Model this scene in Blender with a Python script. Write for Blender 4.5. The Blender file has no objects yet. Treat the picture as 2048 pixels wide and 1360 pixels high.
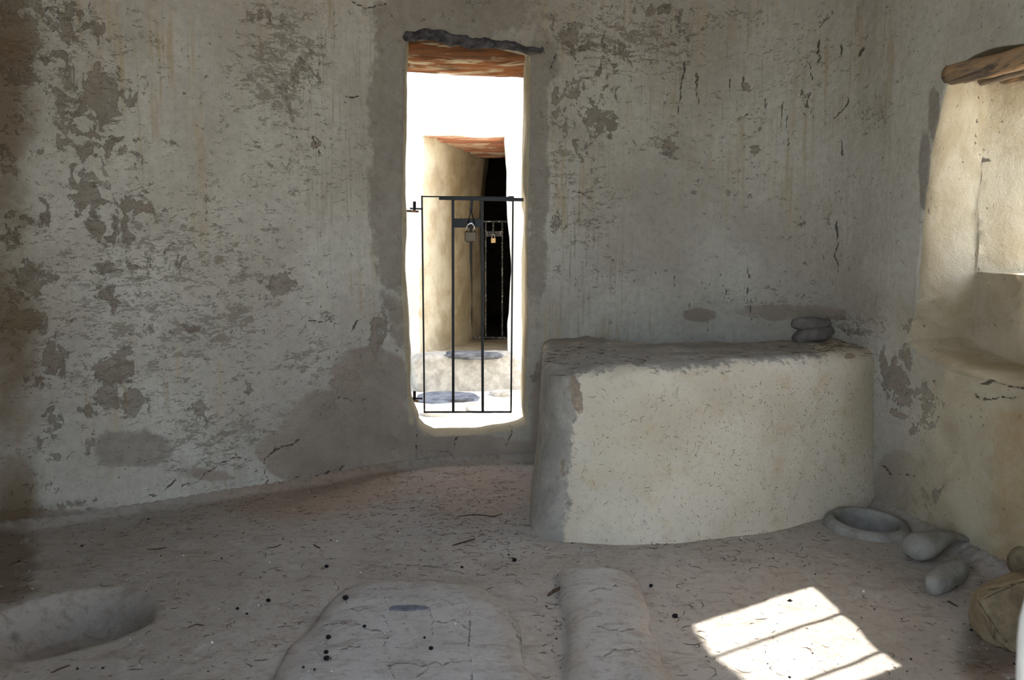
import bpy, math, random
import numpy as np
from mathutils import Vector
random.seed(7); rng = np.random.default_rng(7)
scn = bpy.context.scene; C = scn.collection
# ------------------------------------------------------------------ camera model
F_PX = 1600.0; PITCH = math.atan(182/1600); CP, SP = math.cos(PITCH), math.sin(PITCH)
CAM = np.array([0, 0, 1.0])
def P(x, y, z=None, Y=None, X=None):            # photograph pixel -> point on a known plane
    a = (x-1024)/F_PX; b = -(y-680)/F_PX
    d = np.array([a, CP+b*SP, -SP+b*CP])
    k = (z-1)/d[2] if z is not None else (Y/d[1] if Y is not None else X/d[0])
    return CAM + d*k
def proj(co):
    d = co-CAM; dep = np.maximum(d[:, 1]*CP-d[:, 2]*SP, .05)
    up = d[:, 1]*SP+d[:, 2]*CP
    return 1024+F_PX*d[:, 0]/dep, 680-F_PX*up/dep
# ------------------------------------------------------------------ noise
def _h(ix, iy, iz, s):
    n = (ix.astype(np.int64)*374761393+iy.astype(np.int64)*668265263+iz.astype(np.int64)*2147483647+s*974634777) & 0xffffffff
    n = ((n ^ (n >> 13))*1274126177) & 0xffffffff
    n = (n ^ (n >> 16)) & 0xffffffff
    return n/4294967295.0*2-1
def vn(p, f, s=0):
    q = p*f; i = np.floor(q).astype(np.int64); t = q-i; t = t*t*(3-2*t)
    r = 0
    for a in (0, 1):
        for b in (0, 1):
            for c in (0, 1):
                w = (t[:, 0] if a else 1-t[:, 0])*(t[:, 1] if b else 1-t[:, 1])*(t[:, 2] if c else 1-t[:, 2])
                r = r+w*_h(i[:, 0]+a, i[:, 1]+b, i[:, 2]+c, s)
    return r
def fbm(p, f, o=3, s=0):
    r = 0; a = 1; t = 0
    for k in range(o):
        r = r+a*vn(p, f*2**k, s+k*17); t += a; a *= .5
    return r/t
def vnoise3(p, specs, s=0):
    out = np.zeros_like(p)
    for f, a in specs:
        for k in range(3): out[:, k] += a*vn(p, f, s+k*31+int(f*7))
    return out
def sstep(a, b, x):
    t = np.clip((x-a)/(b-a), 0, 1); return t*t*(3-2*t)
# ------------------------------------------------------------------ mesh helpers
def link(o): C.objects.link(o); return o
def npmesh(name, V, F, mat, parent=None, attrs=None, smooth=True, uvless=True):
    me = bpy.data.meshes.new(name)
    V = np.asarray(V, dtype=np.float32); F = np.asarray(F, dtype=np.int32)
    k = F.shape[1]; n = len(F)
    me.vertices.add(len(V)); me.vertices.foreach_set('co', V.ravel())
    me.loops.add(n*k); me.loops.foreach_set('vertex_index', F.ravel())
    me.polygons.add(n); me.polygons.foreach_set('loop_start', np.arange(0, n*k, k, dtype=np.int32))
    me.polygons.foreach_set('loop_total', np.full(n, k, dtype=np.int32))
    me.polygons.foreach_set('use_smooth', np.full(n, smooth))
    me.update(calc_edges=True)
    for an, av in (attrs or {}).items():
        at = me.attributes.new(an, 'FLOAT', 'POINT'); at.data.foreach_set('value', np.asarray(av, dtype=np.float32))
    me.materials.append(mat); me.validate()
    o = bpy.data.objects.new(name, me); link(o)
    if parent is not None: o.parent = parent
    return o
class MB:
    def __init__(s): s.v = []; s.f = []; s.n = 0
    def add(s, V, F):
        V = np.asarray(V, float); s.v.append(V)
        for f in F: s.f.append([i+s.n for i in f])
        s.n += len(V)
    def build(s, name, mat, parent=None, smooth=True, loc=None):
        V = np.vstack(s.v)
        if loc is not None: V = V-np.asarray(loc)
        me = bpy.data.meshes.new(name); me.from_pydata(V.tolist(), [], s.f); me.update()
        me.polygons.foreach_set('use_smooth', [smooth]*len(me.polygons)); me.materials.append(mat)
        o = bpy.data.objects.new(name, me); link(o)
        if loc is not None and parent is None: o.location = loc
        if parent is not None: o.parent = parent
        return o
def box(mb, a, b, bev=0.0):
    a = np.minimum(a, b).astype(float), np.maximum(a, b).astype(float); lo, hi = a
    e = min(bev, *( (hi-lo)/2.01 )) if bev else 0
    if not e:
        V = [(x, y, z) for x in (lo[0], hi[0]) for y in (lo[1], hi[1]) for z in (lo[2], hi[2])]
        mb.add(V, [(0, 1, 3, 2), (4, 6, 7, 5), (0, 4, 5, 1), (2, 3, 7, 6), (0, 2, 6, 4), (1, 5, 7, 3)]); return
    # chamfered box as a loft in z
    def ring(i, z): 
        x0, x1, y0, y1 = lo[0]+i, hi[0]-i, lo[1]+i, hi[1]-i
        return [(x0+e, y0, z), (x1-e, y0, z), (x1, y0+e, z), (x1, y1-e, z), (x1-e, y1, z), (x0+e, y1, z), (x0, y1-e, z), (x0, y0+e, z)]
    V = ring(e*.9, lo[2])+ring(0, lo[2]+e)+ring(0, hi[2]-e)+ring(e*.9, hi[2])
    Fs = [tuple(range(7, -1, -1)), tuple(range(24, 32))]
    for r in range(3):
        for k in range(8): Fs.append((r*8+k, r*8+(k+1) % 8, r*8+8+(k+1) % 8, r*8+8+k))
    mb.add(V, Fs)
def tube(mb, pts, rad, n=8, flat=1.0, caps=True, jit=0, seed=0):
    pts = [np.asarray(p, float) for p in pts]; m = len(pts)
    rad = [rad]*m if np.isscalar(rad) else list(rad)
    up0 = np.array([0, 0, 1.0]); V = []; rr = np.random.default_rng(seed)
    for i, p in enumerate(pts):
        t = pts[min(i+1, m-1)]-pts[max(i-1, 0)]; t = t/np.linalg.norm(t)
        u = up0 if abs(t[2]) < .9 else np.array([0, 1.0, 0])
        a = np.cross(t, u); a /= np.linalg.norm(a); b = np.cross(a, t)
        for k in range(n):
            th = 2*math.pi*k/n; r = rad[i]*(1+jit*rr.uniform(-1, 1))
            V.append(p+a*math.cos(th)*r+b*math.sin(th)*r*flat)
    Fs = [(i*n+k, i*n+(k+1) % n, (i+1)*n+(k+1) % n, (i+1)*n+k) for i in range(m-1) for k in range(n)]
    if caps: Fs += [tuple(range(n-1, -1, -1)), tuple(range((m-1)*n, m*n))]
    mb.add(V, Fs)
def curve_pts(ctrl, n):
    c = np.asarray(ctrl, float); m = len(c); out = []
    for i in range(m-1):
        p0, p1, p2, p3 = c[max(i-1, 0)], c[i], c[i+1], c[min(i+2, m-1)]
        for k in range(n):
            t = k/n
            out.append(.5*((2*p1)+(-p0+p2)*t+(2*p0-5*p1+4*p2-p3)*t*t+(-p0+3*p1-3*p2+p3)*t**3))
    out.append(c[-1]); return np.array(out)
def tag(o, label, cat, group=None, kind=None):
    o['label'] = label; o['category'] = cat
    if group: o['group'] = group
    if kind: o['kind'] = kind
    return o
def struct(o, label=None, cat=None):
    o['kind'] = 'structure'
    if label: o['label'] = label
    if cat: o['category'] = cat
    return o
def empty(name, loc):
    o = bpy.data.objects.new(name, None); o.location = loc; o.empty_display_size = .05; link(o); return o
# ------------------------------------------------------------------ material helpers
class NT:
    def __init__(s, name, rough=.95):
        s.m = bpy.data.materials.new(name); s.m.use_nodes = True; s.t = s.m.node_tree
        s.b = s.t.nodes['Principled BSDF']; s.b.inputs['Roughness'].default_value = rough
        s.b.inputs['Specular IOR Level'].default_value = .15
        s.co = s.n('ShaderNodeTexCoord').outputs['Object']
    def n(s, ty, **kw):
        nd = s.t.nodes.new(ty)
        for k, v in kw.items(): setattr(nd, k, v)
        return nd
    def lk(s, v, inp):
        if isinstance(v, (int, float, tuple)):
            inp.default_value = v if not isinstance(v, tuple) or len(v) == len(inp.default_value) else (*v, 1)
        else: s.t.links.new(v, inp)
    def noise(s, scale, detail=6, rough=.6, dist=0, vec=None, stretch=None, rot=None):
        v = vec or s.co
        if stretch or rot:
            mp = s.n('ShaderNodeMapping'); s.t.links.new(v, mp.inputs[0])
            if stretch: mp.inputs['Scale'].default_value = stretch
            if rot: mp.inputs['Rotation'].default_value = rot
            v = mp.outputs[0]
        nd = s.n('ShaderNodeTexNoise'); s.t.links.new(v, nd.inputs['Vector'])
        nd.inputs['Scale'].default_value = scale; nd.inputs['Detail'].default_value = detail
        nd.inputs['Roughness'].default_value = rough; nd.inputs['Distortion'].default_value = dist
        return nd.outputs['Fac']
    def vor(s, scale, feature='F1', stretch=None, rnd=1):
        v = s.co
        if stretch:
            mp = s.n('ShaderNodeMapping'); s.t.links.new(v, mp.inputs[0]); mp.inputs['Scale'].default_value = stretch; v = mp.outputs[0]
        nd = s.n('ShaderNodeTexVoronoi', feature=feature); s.t.links.new(v, nd.inputs['Vector'])
        nd.inputs['Scale'].default_value = scale; nd.inputs['Randomness'].default_value = rnd
        return nd.outputs['Distance']
    def math(s, op, a, b=0.0, c=None):
        nd = s.n('ShaderNodeMath', operation=op); s.lk(a, nd.inputs[0]); s.lk(b, nd.inputs[1])
        if c is not None: s.lk(c, nd.inputs[2])
        return nd.outputs[0]
    def ss(s, v, a, b, lo=0.0, hi=1.0):
        nd = s.n('ShaderNodeMapRange', interpolation_type='SMOOTHSTEP'); s.lk(v, nd.inputs[0])
        for i, x in enumerate((a, b, lo, hi)): nd.inputs[i+1].default_value = x
        return nd.outputs[0]
    def mix(s, f, a, b, mode='MIX'):
        nd = s.n('ShaderNodeMix', data_type='RGBA', blend_type=mode); s.lk(f, nd.inputs[0]); s.lk(a, nd.inputs[6]); s.lk(b, nd.inputs[7])
        return nd.outputs[2]
    def attr(s, name): 
        return s.n('ShaderNodeAttribute', attribute_name=name).outputs['Fac']
    def out(s, col, h=None, dist=.01, strength=1.0):
        s.lk(col, s.b.inputs['Base Color'])
        if h is not None:
            bp = s.n('ShaderNodeBump'); bp.inputs['Distance'].default_value = dist; bp.inputs['Strength'].default_value = strength
            s.lk(h, bp.inputs['Height']); s.t.links.new(bp.outputs[0], s.b.inputs['Normal'])
        return s.m
def lin(r, g, b):
    f = lambda c: ((c/255+.055)/1.055)**2.4 if c > 10.3 else c/255/12.92
    return (f(r), f(g), f(b))
# ------------------------------------------------------------------ materials
def wall_material():
    s = NT('aged_lime_plaster')
    peel, mortar, mud, speck, cream, crk, streak = [s.attr(k) for k in ('peel', 'mortar', 'mud', 'speck', 'cream', 'crack', 'streak')]
    big = s.noise(1.7, 5, .55); med = s.noise(6, 8, .62, .4); fine = s.noise(34, 8, .7); vfine = s.noise(140, 5, .7)
    vst = s.noise(9, 6, .6, .2, stretch=(3.2, 3.2, .22)); vst2 = s.noise(30, 4, .6, stretch=(3, 3, .12))
    hst = s.noise(16, 8, .72, .5, stretch=(1, 1, 2.4))
    white, grey, tan = lin(196, 193, 182), lin(176, 170, 158), lin(180, 166, 140)
    col = s.mix(s.ss(big, .38, .64), white, grey)
    col = s.mix(s.math('MULTIPLY', s.ss(vst, .5, .68), s.ss(s.noise(1.3, 3, .5, stretch=(1, 1, 1.2)), .42, .62)), col, tan)
    col = s.mix(s.math('MULTIPLY', s.ss(vst2, .5, .75), s.math('MULTIPLY_ADD', streak, .6, .12)), col, lin(150, 138, 118))
    col = s.mix(s.math('MULTIPLY', s.ss(fine, .38, .68), .34), col, lin(142, 136, 124))
    # worn horizontal speckle showing the mud under the limewash
    sv = s.math('ADD', s.math('ADD', speck, s.math('MULTIPLY_ADD', hst, 2.6, -1.3)), s.math('MULTIPLY_ADD', s.noise(70, 4, .7, .3, stretch=(1, 1, 2)), 1.6, -.8))
    sm = s.ss(sv, .38, .60)
    col = s.mix(s.math('MULTIPLY', sm, .7), col, lin(124, 115, 101))
    # flaked patches
    m2 = s.noise(13, 10, .72, .8, stretch=(1, 1, .8))
    edge = s.math('ADD', s.math('MULTIPLY_ADD', m2, 3.2, -1.6), s.math('MULTIPLY_ADD', fine, 1.3, -.65))
    pv = s.math('ADD', peel, edge); pm = s.ss(pv, .5, .60)
    pc = s.mix(s.ss(fine, .35, .65), lin(130, 118, 103), lin(110, 99, 85))
    col = s.mix(s.math('MULTIPLY', pm, s.math('MULTIPLY_ADD', s.noise(4, 4, .6), .9, .2)), col, pc)
    lip = s.math('SUBTRACT', s.ss(pv, .43, .5), pm)
    col = s.mix(s.math('MULTIPLY', s.math('MAXIMUM', lip, 0.0), .35), col, lin(196, 192, 180))
    # reddish-grey mud render, then grey cement repair
    mdm = s.ss(s.math('ADD', mud, s.math('MULTIPLY_ADD', med, .5, -.25)), .45, .55)
    col = s.mix(s.math('MULTIPLY', mdm, .85), col, s.mix(s.ss(med, .35, .65), lin(163, 150, 136), lin(148, 136, 124)))
    mm = s.math('MULTIPLY', s.ss(s.math('ADD', mortar, s.math('ADD', s.math('MULTIPLY_ADD', fine, .5, -.25), s.math('MULTIPLY_ADD', med, 1.0, -.5))), .38, .62), .85)
    tanf = s.attr('tan'); och = s.attr('ochre')
    col = s.mix(s.math('MULTIPLY', tanf, s.math('SUBTRACT', 1.0, s.math('MULTIPLY', pm, .7))), col, s.mix(s.ss(med, .36, .66), lin(190, 180, 154), lin(170, 158, 132)))
    col = s.mix(s.math('MULTIPLY', s.ss(s.math('ADD', och, s.math('MULTIPLY_ADD', fine, 1.0, -.5)), .2, .9), .8), col, lin(168, 142, 102))
    mc = s.mix(s.ss(s.noise(22, 7, .7), .35, .68), lin(150, 143, 133), lin(134, 126, 116))
    col = s.mix(mm, col, mc)
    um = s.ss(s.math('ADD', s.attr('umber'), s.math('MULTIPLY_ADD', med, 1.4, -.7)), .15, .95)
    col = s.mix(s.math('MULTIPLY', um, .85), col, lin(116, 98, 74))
    # cream clay plaster of the reveals
    cc = s.mix(s.ss(med, .36, .66), lin(192, 182, 158), lin(176, 162, 134))
    cc = s.mix(s.ss(s.noise(26, 8, .7, .6), .6, .74), cc, lin(165, 146, 116))
    col = s.mix(s.ss(s.math('ADD', cream, s.math('MULTIPLY_ADD', fine, .5, -.25)), .4, .6), col, cc)
    # cracks
    cd = s.math('ADD', crk, s.math('MULTIPLY_ADD', fine, .014, -.006))
    cm = s.ss(cd, .0022, .0050, 1, 0)
    col = s.mix(s.math('MULTIPLY', cm, .8), col, lin(70, 62, 54))
    # dark pits
    pit = s.math('MULTIPLY', s.ss(s.noise(60, 3, .5, .3), .70, .745), .7)
    col = s.mix(pit, col, lin(84, 76, 66))
    rough = s.math('MULTIPLY', s.math('ADD', cream, mortar), .35)
    h = s.math('MULTIPLY', pm, -.16)
    h = s.math('ADD', h, s.math('MULTIPLY', sm, -.06))
    h = s.math('ADD', h, s.math('MULTIPLY', s.math('MULTIPLY_ADD', s.math('MAXIMUM', cream, mud), .7, .22), s.math('ADD', fine, s.math('MULTIPLY', vfine, .35))))
    h = s.math('ADD', h, s.math('MULTIPLY', cm, -.5)); h = s.math('ADD', h, s.math('MULTIPLY', med, .5))
    h = s.math('ADD', h, s.math('MULTIPLY', pit, -.1))
    return s.out(col, h, .014, .9)
def facade_material():
    s = NT('whitewashed_mud_plaster')
    med = s.noise(5, 8, .62, .3); fine = s.noise(30, 8, .7)
    cream = s.attr('cream')
    col = s.mix(s.ss(med, .4, .65), lin(200, 197, 190), lin(186, 181, 171))
    cc = s.mix(s.ss(med, .36, .64), lin(188, 177, 152), lin(166, 150, 122))
    cc = s.mix(s.math('MULTIPLY', s.ss(s.noise(24, 8, .75, .8, stretch=(1.4, 1.4, .6)), .58, .68), .7), cc, lin(128, 104, 74))
    col = s.mix(s.ss(s.math('ADD', cream, s.math('MULTIPLY_ADD', med, .8, -.4)), .4, .62), col, cc)
    return s.out(col, s.math('ADD', med, s.math('MULTIPLY', fine, .4)), .02, .7)
def bench_material():
    s = NT('straw_clay_render')
    grey = s.attr('grey'); brown = s.attr('brown')
    big = s.noise(3, 5, .55); med = s.noise(9, 8, .62, .3); fine = s.noise(45, 8, .7); vf = s.noise(160, 4, .6)
    col = s.mix(s.ss(big, .36, .66), lin(212, 203, 184), lin(198, 188, 166))
    col = s.mix(s.math('MULTIPLY', s.ss(med, .52, .72), .6), col, lin(196, 176, 138))
    col = s.mix(s.math('MULTIPLY', s.ss(fine, .5, .75), .45), col, lin(150, 140, 122))
    g = s.mix(s.ss(med, .36, .66), lin(166, 160, 150), lin(144, 139, 130))
    g = s.mix(s.math('MULTIPLY', s.ss(fine, .52, .7), .5), g, lin(104, 99, 93))
    gv = s.math('ADD', grey, s.math('ADD', s.math('MULTIPLY_ADD', med, 1.5, -.75), s.math('MULTIPLY_ADD', fine, 1.5, -.75)))
    bv = s.math('ADD', brown, s.math('MULTIPLY_ADD', fine, .8, -.4))
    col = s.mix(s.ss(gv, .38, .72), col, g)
    col = s.mix(s.math('MULTIPLY', s.ss(bv, .45, .6), .8), col, s.mix(s.ss(fine, .4, .6), lin(160, 140, 112), lin(134, 120, 104)))
    wsp = s.ss(s.vor(70), .06, .1, 1, 0)
    col = s.mix(s.math('MULTIPLY', wsp, .35), col, lin(200, 198, 192))
    h = s.math('ADD', s.math('MULTIPLY', med, .6), s.math('ADD', s.math('MULTIPLY', fine, .5), s.math('MULTIPLY', vf, .15)))
    return s.out(col, h, .012, .9)
def floor_material(name='trodden_earth', slab=False):
    s = NT(name)
    red = s.attr('red'); brown = s.attr('brown'); pale = s.attr('pale'); crk = s.attr('crack'); dark = s.attr('dark')
    big = s.noise(1.6, 5, .55); med = s.noise(7, 8, .65, .5); fine = s.noise(40, 8, .72); vf = s.noise(170, 4, .65)
    col = s.mix(s.ss(big, .38, .64), lin(178, 171, 161), lin(164, 156, 145))
    col = s.mix(s.math('MULTIPLY', s.ss(s.math('ADD', red, s.math('MULTIPLY_ADD', med, .8, -.4)), .3, .8), .8), col, lin(176, 156, 138))
    col = s.mix(s.math('MULTIPLY', s.ss(s.math('ADD', brown, s.math('MULTIPLY_ADD', med, .9, -.45)), .35, .75), .8), col, lin(120, 102, 82))
    col = s.mix(s.math('MULTIPLY', s.ss(s.math('ADD', pale, s.math('MULTIPLY_ADD', med, .5, -.25)), .35, .65), .85), col, s.mix(s.ss(med, .4, .65), lin(188, 186, 181), lin(172, 169, 163)))
    col = s.mix(s.math('MULTIPLY', s.ss(s.math('ADD', dark, s.math('MULTIPLY_ADD', fine, .5, -.25)), .35, .7), .7), col, lin(108, 100, 90))
    col = s.mix(s.math('MULTIPLY', s.ss(s.noise(15, 9, .72, .8, stretch=(.7, 1.5, 1)), .5, .66), .6), col, lin(138, 126, 112))
    col = s.mix(s.math('MULTIPLY', s.ss(s.noise(11, 6, .65, .6), .56, .7), .5), col, lin(192, 188, 180))
    col = s.mix(s.math('MULTIPLY', s.ss(fine, .5, .72), .55), col, lin(122, 112, 100))
    col = s.mix(s.math('MULTIPLY', s.ss(s.noise(26, 6, .7, 1.2, stretch=(1, 2.2, 1)), .6, .7), .5), col, lin(100, 84, 68))
    wsp = s.ss(s.vor(46), .05, .085, 1, 0)
    col = s.mix(s.math('MULTIPLY', s.math('MULTIPLY', wsp, s.ss(med, .45, .6)), .5), col, lin(206, 203, 196))
    bsp = s.math('MULTIPLY', s.ss(s.vor(31), .04, .06, 1, 0), s.ss(s.noise(5, 2), .5, .6))
    col = s.mix(s.math('MULTIPLY', bsp, .8), col, lin(56, 50, 44))
    cd = s.math('ADD', crk, s.math('MULTIPLY_ADD', fine, .012, -.005)); cm = s.ss(cd, .0010, .0034, 1, 0)
    col = s.mix(s.math('MULTIPLY', cm, .6), col, lin(96, 88, 78))
    h = s.math('ADD', s.math('MULTIPLY', med, .5), s.math('ADD', s.math('MULTIPLY', fine, .55), s.math('MULTIPLY', vf, .2)))
    h = s.math('ADD', h, s.math('MULTIPLY', cm, -.35)); h = s.math('ADD', h, s.math('MULTIPLY', wsp, .08))
    return s.out(col, h, .013, .9)
def stone_material(name, a, b, c=None, scale=14, bump=.006):
    s = NT(name, .9)
    med = s.noise(scale, 8, .65, .3); fine = s.noise(scale*6, 6, .7)
    col = s.mix(s.ss(med, .35, .65), a, b)
    if c: col = s.mix(s.math('MULTIPLY', s.ss(fine, .56, .68), .6), col, c)
    return s.out(col, s.math('ADD', med, s.math('MULTIPLY', fine, .4)), bump, .8)
def wood_material(name, a, b, pale, axis='X'):
    s = NT(name, .85)
    st = (.6, 9, 9) if axis == 'X' else (9, .6, 9)
    g = s.noise(6, 8, .65, .4, stretch=st); big = s.noise(5, 6, .65, .8, stretch=(.45, 3, 3) if axis == 'X' else (3, .45, 3))
    oi = s.n('ShaderNodeObjectInfo').outputs['Random']; a = s.mix(oi, a, tuple(.55*v for v in a))
    col = s.mix(s.ss(g, .35, .65), a, b)
    col = s.mix(s.ss(big, .49, .58), col, pale)
    return s.out(col, s.math('ADD', g, big), .006, .8)
def metal_material(name, base, spot, rough=.45, metallic=.8, amt=.66):
    s = NT(name, rough); s.b.inputs['Metallic'].default_value = metallic; s.b.inputs['Specular IOR Level'].default_value = .5
    f = s.noise(60, 6, .7)
    return s.out(s.mix(s.ss(f, amt, amt+.05), base, spot), f, .0015, .6)
M_WALL = wall_material(); M_FAC = facade_material(); M_BENCH = bench_material(); M_FLOOR = floor_material()
M_GREY = stone_material('grey_clay_stone', lin(150, 147, 140), lin(128, 125, 118), lin(112, 108, 100))
M_DGREY = stone_material('dark_grey_clay', lin(124, 120, 114), lin(100, 95, 92), lin(140, 132, 120))
M_BLUE = stone_material('slate_stone', lin(112, 115, 121), lin(76, 80, 88), lin(150, 152, 156), 9, .012)
M_SLATE = stone_material('grey_slate', lin(112, 112, 112), lin(72, 73, 76), lin(150, 148, 144), 14, .012)
M_ROCK = stone_material('buff_limestone', lin(146, 132, 106), lin(116, 102, 80), lin(90, 78, 60))
M_PALE = stone_material('pale_step_stone', lin(184, 178, 166), lin(150, 144, 132), lin(130, 122, 108))
M_ALLEY = stone_material('pale_alley_ground', lin(216, 211, 202), lin(196, 190, 178), lin(168, 160, 146), 5, .02)
M_CEIL = stone_material('mud_ceiling', lin(150, 136, 114), lin(120, 106, 86))
M_DARKW = stone_material('dark_inner_wall', lin(70, 64, 56), lin(48, 44, 38))  # even dark colour for the inner room's walls and floor
M_POLE = wood_material('weathered_orange_pole', lin(178, 116, 72), lin(100, 72, 52), lin(206, 192, 164))
M_POLE2 = wood_material('weathered_grey_pole', lin(140, 126, 110), lin(92, 82, 72), lin(172, 142, 110), 'Y')
M_POLE3 = wood_material('red_brown_pole', lin(190, 130, 100), lin(150, 100, 76), lin(200, 176, 150))
M_CHAR = stone_material('charred_bark', lin(104, 102, 104), lin(52, 50, 54), lin(120, 72, 44), 22, .014)
M_IRON = metal_material('black_painted_iron', lin(17, 17, 19), lin(110, 84, 60), .42, .55)
M_IRON2 = metal_material('flaking_grey_iron', lin(62, 62, 62), lin(196, 194, 188), .6, .3, .56)
M_RUST = metal_material('rusty_iron', lin(88, 68, 56), lin(150, 110, 80), .7, .4, .5)
M_BRASS = metal_material('tarnished_brass', lin(72, 60, 44), lin(50, 42, 32), .35, .5)
M_BRASS2 = metal_material('bright_brass', lin(206, 174, 126), lin(180, 140, 90), .4, .5)
M_STEEL = metal_material('bright_steel', lin(205, 205, 205), lin(120, 118, 114), .22, 1.0, .8)
M_STRAW = stone_material('dry_straw', lin(140, 112, 72), lin(96, 74, 50), None, 40, .001)
M_TWIG = stone_material('dry_twig', lin(84, 66, 50), lin(58, 46, 36), None, 40, .001)
M_COAL = stone_material('charcoal', lin(34, 32, 32), lin(18, 17, 18), None, 60, .003)
M_WHITEP = stone_material('white_grit', lin(216, 212, 204), lin(190, 186, 176), None, 60, .001)
# ------------------------------------------------------------------ plan of the room; unseen near-left run drawn inward to block light
PLAN = [(-.60, .40), (-.68, .75), (-.80, 1.08), (-1.0, 1.28), (-1.4, 1.36), (-1.9, 1.42), (-2.24, 1.58), (-2.36, 1.95), (-2.22, 2.38), (-2.02, 2.64), (-1.834, 2.77), (-1.593, 2.893), (-1.393, 3.015),
        (-1.238, 3.12), (-.996, 3.27), (-.738, 3.46), (-.452, 3.638), (.099, 3.765), (.6, 3.855), (.95, 3.84), (1.2, 3.75), (1.345, 3.60), (1.415, 3.42),
        (1.435, 3.24), (1.445, 3.08), (1.47, 2.9), (1.51, 2.7), (1.53, 2.5), (1.555, 2.3), (1.58, 2.0), (1.6, 1.6), (1.52, 1.15), (1.2, .82), (.8, .62), (.42, .52)]
cp = curve_pts(PLAN, 24)
sl = np.concatenate([[0], np.cumsum(np.linalg.norm(np.diff(cp, axis=0), axis=1))])
UTOT = sl[-1]
uu = np.linspace(0, UTOT, 1600); px_ = np.interp(uu, sl, cp[:, 0]); py_ = np.interp(uu, sl, cp[:, 1])
dx = np.gradient(px_); dy = np.gradient(py_); nx_, ny_ = -dy, dx            # outward on a clockwise run
ker = np.hanning(41); ker /= ker.sum()
nx_ = np.convolve(np.pad(nx_, 20, 'edge'), ker, 'valid'); ny_ = np.convolve(np.pad(ny_, 20, 'edge'), ker, 'valid')
ln = np.hypot(nx_, ny_); nx_ /= ln; ny_ /= ln
def plan(U, off):
    return np.interp(U, uu, px_)+np.interp(U, uu, nx_)*off, np.interp(U, uu, py_)+np.interp(U, uu, ny_)*off
def u_near(x, y):
    return uu[np.argmin((px_-x)**2+(py_-y)**2)]
ROUGH = [(1.3, .014), (4.5, .006), (13, .0028), (34, .001)]
# stains, in photograph pixels of the surface they sit on: (x, y, rx, ry, rotation, strength)
PEEL = [(30, 60, 60, 110, 0, .8), (150, 50, 60, 45, .3, .7), (90, 130, 50, 50, 0, .4), (120, 150, 40, 60, -.4, .5), (190, 190, 60, 60, .5, .7), (130, 250, 50, 60, 0, .5), (210, 260, 45, 70, -.2, .6),
        (35, 240, 35, 40, 0, .6), (20, 330, 40, 40, 0, .5), (180, 385, 50, 50, .3, .8), (270, 415, 70, 16, .1, .6), (210, 450, 50, 45, 0, .6), (250, 480, 30, 40, 0, .5), (30, 470, 40, 50, 0, .5),
        (60, 560, 45, 40, 0, .8), (60, 640, 60, 40, 0, .6), (110, 725, 35, 50, 0, .7), (60, 740, 50, 60, 0, .4), (230, 740, 45, 35, 0, .85), (215, 790, 28, 30, .3, .8), (262, 800, 20, 30, 0, .7), (170, 820, 30, 20, 0, .6),
        (100, 850, 26, 32, 0, .6), (75, 880, 22, 22, 0, .5), (240, 600, 55, 28, .2, .6), (210, 530, 60, 28, 0, .5), (330, 530, 70, 30, 0, .35), (395, 660, 60, 14, .05, .5), (310, 665, 40, 14, 0, .5), (120, 910, 40, 18, 0, .4), (180, 890, 22, 26, 0, .5),
        (395, 735, 28, 24, 0, .4), (395, 815, 12, 16, 0, .6), (555, 570, 32, 24, -.4, .75), (530, 592, 16, 10, 0, .6), (80, 980, 60, 30, 0, .5), (150, 1010, 60, 16, .05, .4), (40, 1040, 50, 30, 0, .6),
        (515, 30, 30, 14, 0, .7), (535, 140, 42, 34, 0, .5), (590, 150, 20, 24, 0, .45), (560, 45, 40, 20, 0, .35), (650, 290, 30, 30, 0, .3),
        (1160, 80, 45, 40, 0, .65), (1250, 90, 50, 30, 0, .55), (1350, 60, 60, 30, .1, .4), (1300, 20, 80, 14, 0, .5), (1110, 210, 16, 50, 0, .65), (1165, 170, 34, 40, .4, .55), (1195, 240, 42, 34, .3, .6), (1230, 255, 14, 14, 0, .5), (1170, 330, 30, 50, 0, .25), (1340, 290, 24, 20, 0, .55), (1345, 255, 16, 18, 0, .35),
        (1115, 435, 24, 20, 0, .5), (1075, 750, 12, 26, 0, 1.0), (1388, 385, 6, 5, 0, .9), (1455, 388, 7, 7, 0, .8), (1610, 190, 18, 12, 0, .7), (1510, 295, 14, 10, 0, .7), (1492, 172, 9, 12, 0, .9), (1540, 205, 14, 12, 0, .5), (1200, 130, 70, 90, 0, .3), (1150, 250, 60, 80, 0, .3), (760, 660, 40, 60, 0, .35), (700, 760, 70, 50, -.4, .35), (560, 160, 80, 90, 0, .3), (150, 330, 140, 160, 0, .25), (960, 3, 26, 6, 0, .8),
        (1835, 660, 22, 36, 0, .8), (1860, 672, 34, 28, 0, .9), (1812, 715, 18, 40, 0, .6), (1790, 760, 30, 40, -.5, .9), (1815, 790, 24, 20, 0, .9), (1765, 730, 8, 50, 0, .8), (1855, 810, 22, 45, 0, .75), (1800, 830, 30, 8, .4, .9), (1825, 860, 12, 12, 0, .8), (1800, 810, 6, 22, 0, .7),
        (1880, 250, 8, 60, 0, .4), (1862, 1000, 30, 30, 0, .5), (1745, 920, 8, 60, 0, .4), (1870, 1020, 30, 20, 0, .3),
        (750, 690, 14, 14, 0, .7), (762, 680, 8, 20, .3, .6), (715, 740, 10, 20, .6, .8), (690, 780, 26, 24, .5, .75), (660, 815, 16, 14, 0, .7), (770, 880, 22, 11, .2, 1.0), (782, 890, 9, 12, 0, .9),
        (1620, 635, 120, 10, 0, .1), (1680, 637, 28, 5, 0, .9), (1700, 662, 36, 10, .1, .6)]
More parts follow.
